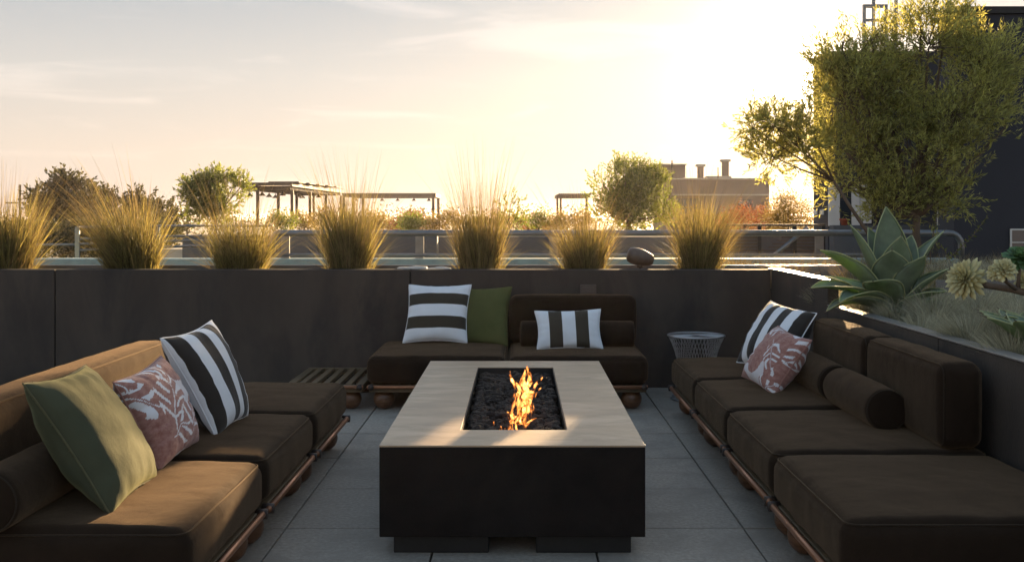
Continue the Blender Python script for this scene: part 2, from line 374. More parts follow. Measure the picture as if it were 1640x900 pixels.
# ================================================================ SOFA MODULES
MW, SEAT, RAIL = .905, .345, .155
def ball(mb, x, y, r=.064):
    prof = []
    for i in range(13):
        a = -pi/2*.86+pi*.86*i/12; prof.append((r*cos(a)*1.06, r+r*sin(a)*1.0/sin(pi/2*.86)))
    mb.lathe((x, y, 0), prof, 20)
def make_module(name, label, L_, D_, back=None, cushion=True, seed=0, slats=False, piping=True):
    """local frame: rail/front towards -y, width along x, origin on the floor at centre"""
    t = thing(name, label, 'sofa module' if cushion else 'side table', group='low modular sofa units round the fire table' if cushion else None)
    hx, hy = L_/2, D_/2
    f = MB(); zt = RAIL+.006
    f.box(-hx+.02, hx-.02, -hy+.02, -hy+.075, .118, zt); f.box(-hx+.02, hx-.02, hy-.07, hy-.015, .118, zt)
    f.box(-hx+.02, -hx+.07, -hy+.0755, hy-.0705, .118, zt); f.box(hx-.07, hx-.02, -hy+.0755, hy-.0705, .118, zt)
    f.build('frame', M['teak'] , t, bevel=.004)
    s = MB(); n = int((L_-.16)/.065)
    for i in range(n):
        x = -hx+.08+(L_-.16)*(i+.5)/n; s.box(x-.019, x+.019, -hy+.0765, hy-.0715, .140, zt+.004)
    s.build('slats', M['teak'], t, bevel=.003)
    for sx in (-1, 1):
        for sy in (-1, 1):
            m = MB(); ball(m, sx*(hx-.105), sy*(hy-.11)); m.build('ball_leg', M['wood'], t, True)
    r = MB(); r.tube([(-hx+.012, -hy+.002, RAIL), (hx-.012, -hy+.002, RAIL)], .0125, 10); r.build('front_rail', M['copper'], t, True)
    for sx in (-1, 1):
        k = MB(); k.tube([(sx*(hx-.035), -hy-.012, RAIL-.002), (sx*(hx-.035), -hy+.03, RAIL-.002)], .019, 10); k.build('rail_strap', M['leather'], t, True)
    if cushion:
        ch = (SEAT-zt-.006)/2
        bm = rbox(hx-.006, hy-.008, ch, .050, crown=.018, wr=.0075, seed=seed, bulge=.010, mid=26)
        c = obj('seat_cushion', bm, M['fabric'], t, loc=(0, 0, zt+.006+ch))
        if piping:
            p = MB(); p.tube(rloop(hx-.0175, hy-.0195, .040, ch-.0125), .0026, 6, closed=True); p.build('piping', M['piping'], c, True)
    if back:
        bx, th, hgt = back[:3]; xo = back[3] if len(back) > 3 else 0
        bm = rbox(bx, th/2, hgt/2, .05, crown=.006, wr=.005, seed=seed+5, bulge=.008, mid=20)
        c = obj('back_cushion', bm, M['fabric'], t, loc=(xo, hy-.035-th/2, SEAT+hgt/2+.004))
        p = MB()
        lp = rloop(bx-.010, hgt/2-.010, .045, 0)
        p.tube([(q[0], -th/2+.014, q[1]) for q in lp], .0026, 6, closed=True); p.build('piping', M['piping'], c, True)
    return t
BK = (MW/2-.008, .17, .335)
def put(t, x, y, rz): t.location = (x, y, 0); t.rotation_euler = (0, 0, rz)
# back sofa
DB = .90
m = make_module('sofa_module', 'backless seat of the sofa at the back wall, under the large striped and green pillows', MW, DB, seed=1); put(m, -.98+MW/2, YW-.03-DB/2, 0)
m = make_module('sofa_module', 'seat with low backrest at the back wall, right half of the rear sofa', MW, DB, BK, seed=2); put(m, -.07+MW/2, YW-.03-DB/2, 0)
sm = make_module('slatted_table', 'bare slatted wooden platform on ball feet to the left of the rear sofa', .545, DB-.04, cushion=False, seed=3); put(sm, -1.255, YW-.05-DB/2, 0)
# right sofa (front towards -x: rotate -90deg => local -y -> -x)
DR = .84
labs = ['far backless seat of the right sofa, next to the wire table', 'second seat of the right sofa from the back wall, holding the leaf print pillow',
        'third seat of the right sofa, with the near brown bolster on it', 'nearest backless seat of the right sofa, bottom right corner']
for i, (y0, bk) in enumerate(((5.83, None), (4.92, BK), (4.01, BK), (3.10, None))):
    m = make_module('sofa_module', labs[i], MW, DR+.02, bk, seed=10+i); put(m, .965+(DR+.02)/2-.004*i, y0+MW/2, -pi/2)
labs = ['far backless seat of the left sofa, beside the big striped pillow', 'middle seat of the left sofa with its long sunlit backrest, under the striped pillow',
        'nearest sunlit seat of the left sofa, under the green pillow']
DLF = .86
for i, (y0, bk) in enumerate(((4.82, None), (3.91, (MW-.012, .17, .335, -MW/2)), (3.00, None))):
    m = make_module('sofa_module', labs[i], MW, DLF, bk, seed=20+i); put(m, -.925-DLF/2-.006*i, y0+MW/2, pi/2)
# bolsters
def bolster(label, loc, length, rz, r=.09, seed=0):
    bm = bmesh.new(); seg, nl = 28, 26
    prof = []
    for i in range(6): a = pi/2*i/5; prof.append((-length/2+.022*(1-sin(a)), r-.022*(1-cos(a)) if i else r-.022))
    xs = [(-length/2, 0.0), (-length/2-.004, r*.5)] + [(-length/2+.022*(1-cos(pi/2*i/5)), r-.022+.022*sin(pi/2*i/5)) for i in range(6)]
    for i in range(1, nl): xs.append((-length/2+.022+(length-.044)*i/nl, r+.003*sin(pi*i/nl)))
    xs += [(-a_, b_) for a_, b_ in xs[:8]][::-1]
    rings = []
    for x, rr in xs:
        if rr < 1e-6: rings.append([bm.verts.new((x, 0, 0))]); continue
        ring = []
        for k in range(seg):
            q = 2*pi*k/seg; w = rr*(1+.02*noise.noise(Vector((x*9+seed, cos(q)*2, sin(q)*2))))
            ring.append(bm.verts.new((x, cos(q)*w, max(sin(q)*w, -r*.965))))
        rings.append(ring)
    for a, b_ in zip(rings, rings[1:]):
        for k in range(seg):
            k2 = (k+1) % seg
            if len(a) == 1: bm.faces.new((a[0], b_[k2], b_[k]))
            elif len(b_) == 1: bm.faces.new((a[k], a[k2], b_[0]))
            else: bm.faces.new((a[k], a[k2], b_[k2], b_[k]))
    bmesh.ops.recalc_face_normals(bm, faces=bm.faces)
    t = thing('bolster', label, 'bolster', loc, rz, 'round brown bolsters along the backrests')
    obj('cover', bm, M['fabric'], t, loc=(0, 0, r*.965))
    for s in (-1, 1):
        p = MB(); p.tube([(s*(length/2-.006), cos(2*pi*k/28)*(r-.006), sin(2*pi*k/28)*(r-.006)+r*.965) for k in range(28)], .003, 6, closed=True)
        p.build('piping', M['piping'], t, True)
ZS = SEAT+.005
bolster('near brown bolster in front of the right sofa backrest, its round end showing', (1.535, 4.70, ZS), .64, pi/2, seed=1)
bolster('far brown bolster on the right sofa, partly behind the leaf print pillow', (1.535, 5.40, ZS), .64, pi/2, seed=2)
bolster('brown bolster on the left sofa behind the green pillow', (-1.50, 3.34, ZS), .76, pi/2, seed=3)
bolster('brown bolster on the left sofa behind the big striped pillow', (-1.50, 4.30, ZS), .70, pi/2, seed=4)
bolster('brown bolster behind the small striped lumbar pillow on the rear sofa', (.40, 7.24, ZS), .78, 0, seed=5)

# ================================================================ PILLOWS
def leaf_fn(seed):
    rnd = random.Random(seed); fr = []
    for k in range(9):
        fr.append((rnd.uniform(-1, 1), rnd.uniform(-1, 1), rnd.uniform(0, 2*pi), rnd.uniform(.7, 1.2), rnd.uniform(.28, .45), rnd.uniform(16, 24)))
    def f(u, v):
        w = noise.noise(Vector((u*2.4+seed, v*2.4, .3)))*.16
        val = 0.0
        if noise.noise(Vector((u*1.7+3*seed, v*1.9, 7.7))) > .22: val = .75
        for (ox, oy, a, ln, wd, k) in fr:
            dx, dy = u-ox+w, v-oy-w; s = dx*cos(a)+dy*sin(a); t_ = abs(-dx*sin(a)+dy*cos(a))
            if 0 < s < ln:
                q = wd*sin(pi*min(1, s/ln))**.7
                if t_ < q:
                    st = sin((s+.75*t_)*k)
                    tt = t_/q
                    val = 1.0 if (st > .55-.35*tt and tt > .12) else 0.0
                    if t_ < .012: val = 1.0
        return val
    return f
def pillow(name, label, A, B, C, D, T, m, n=30, prt=None, seed=0, group=None, fringe=None, asym=1.0, cat='pillow'):
    """A top-left, B top-right, C bottom-right, D bottom-left (u: A->B, v: D->A); A..D world corners"""
    T *= 1.2
    A, B, C, D = map(Vector, (A, B, C, D)); ctr = (A+B+C+D)/4
    base = Vector((ctr.x, ctr.y, min(A.z, B.z, C.z, D.z)))
    nrm = (B-A+C-D).cross(A-D+B-C).normalized()
    if nrm.dot(Vector((0,0,HC))-ctr) < 0: nrm = -nrm
    bm = bmesh.new(); uvl = bm.loops.layers.uv.new('UVMap'); uvd = {}; pr = {}
    def pt(u, v, side):
        uu = u*(1-.085*(1-v*v)**1.2*abs(u)**3); vv = v*(1-.085*(1-u*u)**1.2*abs(v)**3)
        a, c = (uu+1)/2, (vv+1)/2
        p = (D*(1-a)+C*a)*(1-c)+(A*(1-a)+B*a)*c
        e = max(0.0, (1-u*u)*(1-v*v))
        th = T*(e**.46)
        puck = 0
        for (q, w) in ((u, v), (v, u)):
            puck += sin(q*17+3*noise.noise(Vector((q*4, seed, w))))*math.exp(-(1-abs(w))*5.5)*(1-q*q)*.16
        th *= 1+puck*(1 if e > 1e-6 else 0)
        th += T*.10*noise.noise(Vector((u*1.6+seed, v*1.6, side)))*min(1, e*3)
        sag = -T*.12*(1-u*u)*(1-v*v)
        return p+nrm*(th*side*(asym if side < 0 else 1)+sag)
    grid = {}
    for side in (1, -1):
        for i in range(n+1):
            for j in range(n+1):
                u = sin((2*i/n-1)*pi/2*.85)/sin(pi/2*.85); v = sin((2*j/n-1)*pi/2*.85)/sin(pi/2*.85)
                edge = i in (0, n) or j in (0, n)
                if edge and side == -1: grid[(i,j,-1)] = grid[(i,j,1)]; continue
                vt = bm.verts.new(pt(u, v, side)-base); grid[(i,j,side)] = vt; uvd[vt] = (u, v)
    bm.verts.index_update()
    for side in (1, -1):
        for i in range(n):
            for j in range(n):
                q = [grid[(i,j,side)], grid[(i+1,j,side)], grid[(i+1,j+1,side)], grid[(i,j+1,side)]]
                try: fc = bm.faces.new(q)
                except ValueError: continue
                for lp in fc.loops: lp[uvl].uv = (uvd[lp.vert][0]+1, uvd[lp.vert][1]+1)
    bmesh.ops.recalc_face_normals(bm, faces=bm.faces)
    t = thing(name, label, cat, base, 0, group)
    vlist = [uvd[v] for v in bm.verts]
    o = obj('cover', bm, m, t)
    if prt:
        at = o.data.attributes.new('print', 'FLOAT', 'POINT'); at.data.foreach_set('value', [float(prt(u, v)) for u, v in vlist])
    # seam / fringe round the edge
    pts = []
    K = 24
    for i in range(K): pts.append(pt(-1+2*i/K, 1, 1)-base)
    for i in range(K): pts.append(pt(1, 1-2*i/K, 1)-base)
    for i in range(K): pts.append(pt(1-2*i/K, -1, 1)-base)
    for i in range(K): pts.append(pt(-1, -1+2*i/K, 1)-base)
    sm = MB(); sm.tube(pts, .0035, 6, closed=True)
    if fringe:
        cen = Vector((0,0,0))
        for p in pts: cen += p
        cen /= len(pts)
        rnd = random.Random(seed)
        for a, b_ in zip(pts, pts[1:]+pts[:1]):
            for k in range(3):
                q = a.lerp(b_, (k+rnd.random())/3); o_ = (q-cen).normalized()
                sm.tube([q, q+o_*fringe+nrm*rnd.uniform(-.005,.005)], .0014, 3)
    sm.build('edge_seam', m if not fringe else M['fringe'], t, True)
    return t
M['fringe'] = mat('olive fringe', (.13, .125, .065), .9, var=.1, trans=.2, tcol=(.25,.22,.09))
pillow('pillow', 'olive green velvet pillow on the near end of the left sofa, half in sunlight', (-1.455, 3.09, .755), (-1.465, 3.56, .742), (-1.245, 3.62, .350), (-1.225, 3.16, .348), .085, M['green_cloth'], seed=1, fringe=.007)
pillow('pillow', 'rose leaf print pillow between the green and striped pillows on the left sofa', (-1.395, 3.62, .675), (-1.40, 4.12, .700), (-1.27, 4.17, .352), (-1.265, 3.70, .350), .078, M['leafprint'], n=90, prt=leaf_fn(3), seed=2)
pillow('pillow', 'big black and white striped pillow, farthest on the left sofa', (-1.42, 4.17, .762), (-1.36, 4.66, .785), (-1.21, 4.70, .352), (-1.225, 4.26, .350), .080, M['stripe_left'], seed=3)
def PB(px, py, d): return P(px, py, d)
pillow('pillow', 'large square pillow with horizontal black and white stripes at the back wall', PB(655,456,7.52), PB(755,456,7.52), PB(748,549,7.33), PB(645,549,7.33), .075, M['stripe_back'], seed=4)
pillow('pillow', 'dark green square pillow behind the horizontally striped one', PB(722,461,7.58), PB(820,459,7.55), PB(813,554,7.36), PB(715,552,7.44), .060, M['green_lit_copy'], seed=5)
pillow('pillow', 'small striped lumbar pillow in front of the rear backrest', PB(856,498,7.16), PB(962,495,7.16), PB(966,559,7.04), PB(860,559,7.04), .055, M['stripe_lumbar'], seed=6)
pillow('pillow', 'striped pillow lying back on the far part of the right sofa', PB(1234,482,6.30), PB(1308,502,5.74), PB(1258,600,5.60), PB(1180,580,6.15), .085, M['stripe_right'], seed=7)
pillow('pillow', 'rose leaf print pillow propped on its corner on the right sofa', PB(1246,522,5.62), PB(1300,545,5.26), PB(1238,636,5.28), PB(1188,602,5.62), .080, M['leafprint'], n=90, prt=leaf_fn(8), seed=8)

# ================================================================ FIRE TABLE
x0, x1, y0, y1, zt = -.512, .464, 3.855, 6.10, .408
ox0, ox1, oy0, oy1 = -.228, .190, 4.136, 5.845
ft = thing('fire_table', 'long rectangular concrete fire table with pale top and dark sides, mid terrace', 'fire table', (0, 0, 0))
zb = .072
top = MB()
for a in ((x0, x1, y0, oy0), (x0, x1, oy1, y1), (x0, ox0, oy0, oy1), (ox1, x1, oy0, oy1)): pass
# one ring-shaped slab
bm = bmesh.new()
def ringslab(z0, z1):
    o_ = [(x0,y0),(x1,y0),(x1,y1),(x0,y1)]; i_ = [(ox0,oy0),(ox1,oy0),(ox1,oy1),(ox0,oy1)]
    V = {}
    for z in (z0, z1):
        for k, (x, y) in enumerate(o_): V[('o',k,z)] = bm.verts.new((x,y,z))
        for k, (x, y) in enumerate(i_): V[('i',k,z)] = bm.verts.new((x,y,z))
    for k in range(4):
        j = (k+1) % 4
        bm.faces.new((V[('o',k,z1)],V[('o',j,z1)],V[('i',j,z1)],V[('i',k,z1)]))
        bm.faces.new((V[('o',k,z0)],V[('i',k,z0)],V[('i',j,z0)],V[('o',j,z0)]))
        bm.faces.new((V[('o',k,z0)],V[('o',j,z0)],V[('o',j,z1)],V[('o',k,z1)]))
        bm.faces.new((V[('i',k,z0)],V[('i',k,z1)],V[('i',j,z1)],V[('i',j,z0)]))
ringslab(zt-.007, zt); bmesh.ops.recalc_face_normals(bm, faces=bm.faces)
tt = obj('tabletop', bm, M['concrete_top'], ft, smooth=False); bv = tt.modifiers.new('bevel', 'BEVEL'); bv.width = .0015; bv.segments = 2; bv.limit_method = 'ANGLE'
sd = MB(); e = .0006
sd.box(x0+e, x1-e, y0+e, y0+.03, zb, zt-.0075); sd.box(x0+e, x1-e, y1-.03, y1-e, zb, zt-.0075)
sd.box(x0+e, x0+.03, y0+.0305, y1-.0305, zb, zt-.0075); sd.box(x1-.03, x1-e, y0+.0305, y1-.0305, zb, zt-.0075)
sd.box(x0+.031, x1-.031, y0+.031, y1-.031, zb+.004, zb+.03)
sd.build('body', M['concrete_dark'], ft, bevel=.003)
for a, b_ in ((x0+.048, x0+.40), (x1-.40, x1-.048)):
    MB().box(a, b_, y0+.048, y1-.048, 0, zb-.001).build('plinth', M['steel_dark'], ft, bevel=.003)
tr = MB(); w = .004; zz0, zz1 = zt-.11, zt-.004
tr.box(ox0+.001, ox0+w, oy0+.001, oy1-.001, zz0, zz1); tr.box(ox1-w, ox1-.001, oy0+.001, oy1-.001, zz0, zz1)
tr.box(ox0+w+.0005, ox1-w-.0005, oy0+.001, oy0+w, zz0, zz1); tr.box(ox0+w+.0005, ox1-w-.0005, oy1-w, oy1-.001, zz0, zz1)
tr.box(ox0+w+.0005, ox1-w-.0005, oy0+w+.0005, oy1-w-.0005, zz0, zz0+.004)
tr.build('burner_tray', M['steel_dark'], ft)
# lava rocks
rv, rf = [], []
rnd = random.Random(11)
ico = bmesh.new(); bmesh.ops.create_icosphere(ico, subdivisions=2, radius=1.0)
iv = [v.co.copy() for v in ico.verts]; ifc = [[v.index for v in f_.verts] for f_ in ico.faces]; ico.free()
for layer in range(2):
    nx, ny = 11, 44
    for i in range(nx):
        for j in range(ny):
            r = rnd.uniform(.017, .030)
            cx = ox0+.022+(ox1-ox0-.044)*(i+rnd.uniform(.1,.9))/nx; cy = oy0+.022+(oy1-oy0-.044)*(j+rnd.uniform(.1,.9))/ny
            cz = zt-.062+layer*.020+rnd.uniform(-.006,.008); n0 = len(rv); sd_ = rnd.uniform(0, 99)
            s3 = Vector((rnd.uniform(.8,1.25), rnd.uniform(.8,1.25), rnd.uniform(.6,1)))
            for v in iv:
                q = 1+.38*noise.noise(v*1.6+Vector((sd_,0,0)))+.15*noise.noise(v*4+Vector((0,sd_,0)))
                rv.append((cx+v.x*r*q*s3.x, cy+v.y*r*q*s3.y, cz+v.z*r*q*s3.z))
            rf += [[n0+k for k in f_] for f_ in ifc]
lr = obj('lava_rocks', (rv, rf), M['lava'], smooth=False); tag(lr, 'bed of dark lava rocks filling the fire table opening', 'lava rocks', kind='stuff')
# flames
fm = bpy.data.materials.new('flame'); fm.use_nodes = True; t = fm.node_tree; t.nodes.clear()
o_ = N(t, 'ShaderNodeOutputMaterial'); em = N(t, 'ShaderNodeEmission'); trn = N(t, 'ShaderNodeBsdfTransparent'); mx = N(t, 'ShaderNodeMixShader')
at = N(t, 'ShaderNodeAttribute', attribute_name='heat')
nz_ = N(t, 'ShaderNodeTexNoise', Scale=26.0, Detail=3.0, Distortion=1.2); tc_ = N(t, 'ShaderNodeTexCoord'); mpp = N(t, 'ShaderNodeMapping'); mpp.inputs['Scale'].default_value = (1,1,.55)
L(t, tc_.outputs['Object'], mpp.inputs[0]); L(t, mpp.outputs[0], nz_.inputs['Vector'])
ad = N(t, 'ShaderNodeMath', operation='MULTIPLY_ADD'); L(t, nz_.outputs[0], ad.inputs[0]); ad.inputs[1].default_value = 2.6; ad.inputs[2].default_value = -1.35
ad2 = N(t, 'ShaderNodeMath', operation='ADD', use_clamp=True); L(t, ad.outputs[0], ad2.inputs[0]); L(t, at.outputs['Fac'], ad2.inputs[1])
lw = N(t, 'ShaderNodeLayerWeight', Blend=.35); sub = N(t, 'ShaderNodeMath', operation='SUBTRACT', use_clamp=True); sub.inputs[0].default_value = 1.0; L(t, lw.outputs['Facing'], sub.inputs[1])
mul = N(t, 'ShaderNodeMath', operation='MULTIPLY', use_clamp=True); L(t, ad2.outputs[0], mul.inputs[0]); L(t, sub.outputs[0], mul.inputs[1])
rp = N(t, 'ShaderNodeValToRGB'); e_ = rp.color_ramp.elements; e_[0].position = 0.0; e_[0].color = (.9,.16,.01,1); e_[1].position = .85; e_[1].color = (1,.86,.58,1)
e2 = rp.color_ramp.elements.new(.35); e2.color = (1,.46,.12,1)
L(t, mul.outputs[0], rp.inputs[0]); L(t, rp.outputs[0], em.inputs[0])
stg = N(t, 'ShaderNodeMapRange'); L(t, mul.outputs[0], stg.inputs[0]); stg.inputs[3].default_value = .4; stg.inputs[4].default_value = 1.9; L(t, stg.outputs[0], em.inputs[1])
al = N(t, 'ShaderNodeMapRange'); L(t, mul.outputs[0], al.inputs[0]); al.inputs[1].default_value = .03; al.inputs[2].default_value = .30; al.inputs[4].default_value = .92
L(t, al.outputs[0], mx.inputs[0]); L(t, trn.outputs[0], mx.inputs[1]); L(t, em.outputs[0], mx.inputs[2]); L(t, mx.outputs[0], o_.inputs[0])
rnd = random.Random(5)
FV, FF, FH = MB(), None, []
def tongue(x, y, h, w, lean, ph):
    w *= 1.12; h *= .98; lean *= .55
    n = 16; pts, rad = [], []
    for i in range(n+1):
        s = i/n
        pts.append((x+lean*s*s+.020*sin(s*6+ph)*s+.007*sin(s*17+ph*2)*s, y+.014*sin(s*5+ph*1.7)*s, zt-.055+h*s))
        rad.append(w*(.30+1.25*s*(1-s)**.8+.10*sin(s*13+ph)*(1-s)) * (1-s)**.35+.0008)
    n0 = len(FV.v); FV.tube(pts, rad, 10, cap=True)
    for i in range(n+1): FH.extend([1.25-.75*(i/n)]*10)
sp = [(-.035,4.22,.05,.012,-.015),(-.02,4.24,.09,.016,-.03),(.0,4.27,.14,.020,.0),(.02,4.30,.12,.020,.02),(.035,4.27,.08,.015,.03),(-.005,4.36,.20,.024,.02),
      (.015,4.40,.26,.026,.045),(.03,4.44,.20,.022,.05),(-.025,4.38,.17,.018,-.045),(-.02,4.48,.24,.022,-.01),(.02,4.52,.28,.024,.05),(.045,4.50,.22,.018,.065),
      (.01,4.60,.26,.020,.07),(.04,4.64,.27,.019,.055),(.0,4.68,.20,.016,.02),(-.05,4.34,.10,.010,-.03),(-.08,4.25,.07,.014,-.02),(.05,4.58,.16,.012,.10),(.02,4.34,.18,.018,-.02),(.0,4.55,.22,.016,-.03)]
for k, (x, y, h, w, l_) in enumerate(sp): tongue(x, y, h, w, l_, k*1.9)
fo = FV.build('flame', fm, None, True); a_ = fo.data.attributes.new('heat', 'FLOAT', 'POINT'); a_.data.foreach_set('value', FH)
tag(fo, 'orange and yellow gas flame burning in the fire table', 'fire')

# ================================================================ WIRE TABLE
wc = P(1115, 537, 7.18); wt = thing('wire_table', 'round silver wire side table between the rear and right sofas', 'side table', (wc.x, wc.y, 0))
R_, H_ = .192, wc.z; w1 = MB()
def rad_at(z): s = z/H_; return .125+.067*((s-.45)/.55)**2 if s > .45 else .125+.045*((.45-s)/.45)**2
for d_ in (1, -1):
    for k in range(44):
        a0 = 2*pi*k/44; pts = []
        for i in range(9):
            z = H_*i/8; a = a0+d_*.9*(i/8); r = rad_at(z); pts.append((r*cos(a), r*sin(a), z))
        w1.tube(pts, .0018, 4, cap=False)
w1.build('wire_body', M['wire'], wt, True)
w2 = MB(); w2.tube([(R_*cos(2*pi*k/40), R_*sin(2*pi*k/40), H_) for k in range(40)], .006, 8, closed=True); w2.tube([(.170*cos(2*pi*k/40), .170*sin(2*pi*k/40), .005) for k in range(40)], .005, 8, closed=True)
w2.build('ring', M['wire'], wt, True)
w3 = MB()
for k in range(56): a = 2*pi*k/56; w3.tube([(.03*cos(a+.9), .03*sin(a+.9), H_-.002), (.11*cos(a+.4), .11*sin(a+.4), H_-.002), (R_*cos(a), R_*sin(a), H_)], .0018, 4)
for r in (.03, .08, .13, .165): w3.tube([(r*cos(2*pi*k/30), r*sin(2*pi*k/30), H_-.003) for k in range(30)], .0018, 4, closed=True)
w3.build('wire_top', M['wire'], wt, True)

# ================================================================ VEGETATION HELPERS
def blades(n, r0, h0, h1, spread, wid, seed, lean=(0,0), curve=.5, segs=5, rough=.25, tall_bias=1.0, sxy=(1,1)):
    rnd = random.Random(seed); v, f = [], []
    for _ in range(n):
        a = rnd.uniform(0, 2*pi); q = sqrt(rnd.random()); x = r0*q*cos(a)*sxy[0]; y = r0*q*sin(a)*sxy[1]
        h = h0+(h1-h0)*rnd.random()**tall_bias
        a2 = a+rnd.gauss(0, .5); sp = (spread*(.25+.75*q)*rnd.uniform(.4, 1.3))
        dx = cos(a2)*sp+lean[0]+rnd.gauss(0, rough*.2); dy = sin(a2)*sp+lean[1]+rnd.gauss(0, rough*.2)
        cv = curve*rnd.uniform(.3, 1.4)
        px_, py_, pz_ = x, y, 0.0
        wa = rnd.uniform(0, pi); wx, wy = cos(wa), sin(wa); n0 = len(v)
        for i in range(segs+1):
            s = i/segs; w = wid*(1-s)**.7*.5*(.7+.6*rnd.random() if i == 0 else 1)+.0002
            d = Vector((dx*(1+cv*s*2.2), dy*(1+cv*s*2.2), 1.0-cv*s*s*.8)).normalized()*(h/segs)
            v += [(px_-wx*w, py_-wy*w, pz_), (px_+wx*w, py_+wy*w, pz_)]
            px_ += d.x; py_ += d.y; pz_ += d.z
        for i in range(segs): a0 = n0+2*i; f.append((a0, a0+1, a0+3, a0+2))
    return v, f
def leaf_quads(pts_dirs, ln, wd, rnd, v, f):
    for p, d in pts_dirs:
        l = ln*rnd.uniform(.65, 1.2); w = wd*rnd.uniform(.7, 1.2)
        s = d.cross(Vector((rnd.gauss(0,1), rnd.gauss(0,1), rnd.gauss(0,1)))).normalized()*w*.5
        n0 = len(v); m = p+d*l*.45; e = p+d*l
        v += [tuple(p), tuple(m+s), tuple(e), tuple(m-s)]; f.append((n0, n0+1, n0+2, n0+3))
def rdir(rnd): 
    while True:
        d = Vector((rnd.uniform(-1,1), rnd.uniform(-1,1), rnd.uniform(-1,1)))
        if .05 < d.length < 1: return d.normalized()
def tree(name, label, cat, lobes, D, nclump, nleaf, leaf, wd, m, trunk=None, seed=0, depth=1.0, group=None, csize=.22, up=.3, origin=None, limbs=True, tr_r=.12, twigs=False):
    """lobes: (px, py, rx, ry) seen from the terrace at distance D, given their real size"""
    rnd = random.Random(seed); k = D/F
    tp = trunk if trunk is not None else (lobes[0][0], None)
    cx = (tp[0]-CX)*k; gz = tp[1] if tp[1] is not None else -9.0
    O = Vector((cx, D, gz)); t = thing(name, label, cat, O, 0, group)
    v, f = [], []; tw = MB(); lm = MB()
    cs = [(P(px, py, D)+Vector((0, rnd.uniform(-.4, .4)*rx*k*depth, 0)), rx*k, ry*k) for px, py, rx, ry in lobes]
    zc = min(c.z-rz for c, _, rz in cs); xc = sum(c.x for c,_,_ in cs)/len(cs)
    fork = Vector((cx+(xc-cx)*.35, D, zc+.15*(max(c.z for c,_,_ in cs)-zc)))
    if trunk is not None and len(trunk) > 2: fork = P(trunk[2], trunk[3], D)
    lm.tube([Vector((0,0,0)), (fork-O)*.35+Vector((.03*tr_r*8,0,0)), (fork-O)*.7-Vector((.02*tr_r*8,0,0)), fork-O], [tr_r, tr_r*.8, tr_r*.72, tr_r*.62], 8)
    tot = sum(rx*rz for _, rx, rz in cs)
    for c, rx, rz in cs:
        ry = rx*depth
        mid = fork.lerp(c, .5)+Vector((rnd.uniform(-.1,.1)*rx, rnd.uniform(-.2,.2)*rx, -.1*rz))
        if limbs:
            lm.tube([fork-O, mid-O, c-O, c-O+Vector((rnd.uniform(-.4,.4)*rx, 0, rz*.6))], [tr_r*.5, tr_r*.32, tr_r*.16, tr_r*.05], 6)
        for _ in range(max(3, int(nclump*rx*rz/tot))):
            d = rdir(rnd); q = rnd.random()**.45
            p = c+Vector((d.x*rx*q, d.y*ry*q, d.z*rz*q))-O
            out_ = (d*.8+Vector((0,0,up))+rdir(rnd)*.55).normalized()
            if twigs:
                if noise.noise((p+O)*(2.6 if D < 15 else 1.0)) < -.05 and rnd.random() < .82: continue
                ln = csize*rnd.uniform(.6, 1.4); e = p+out_*ln; bend = rdir(rnd)*ln*.12
                if rnd.random() < .45: tw.tube([p, p+out_*ln*.5+bend, e], [.0016,.0012,.0007], 3, cap=False)
                if rnd.random() < .16: tw.tube([c-O+(p-c+O)*.15, c-O+(p-c+O)*.6+rdir(rnd)*.03, p], [.005,.0035,.002], 4, cap=False)
                pd = []
                for i in range(nleaf):
                    s = (i+.5)/nleaf; b_ = p+out_*ln*s+bend*4*s*(1-s)
                    pd.append((b_, (out_*.8+rdir(rnd)*.62).normalized()))
                leaf_quads(pd, leaf, wd, rnd, v, f)
            else:
                if noise.noise((p+O)*(2.4/(rx+.3))+Vector((seed,0,0))) < -.14 and rnd.random() < .8: continue
                pd = []
                for i in range(nleaf):
                    b_ = p+Vector((rnd.gauss(0,1), rnd.gauss(0,1), rnd.gauss(0,1)))*csize*.5
                    pd.append((b_, (rdir(rnd)+out_*.7).normalized()))
                leaf_quads(pd, leaf, wd, rnd, v, f)
    obj('crown', (v, f), m, t, smooth=False)
    lm.build('trunk', M['bark'], t, True)
    if twigs: tw.build('twigs', M['bark'], t, True)
    return t

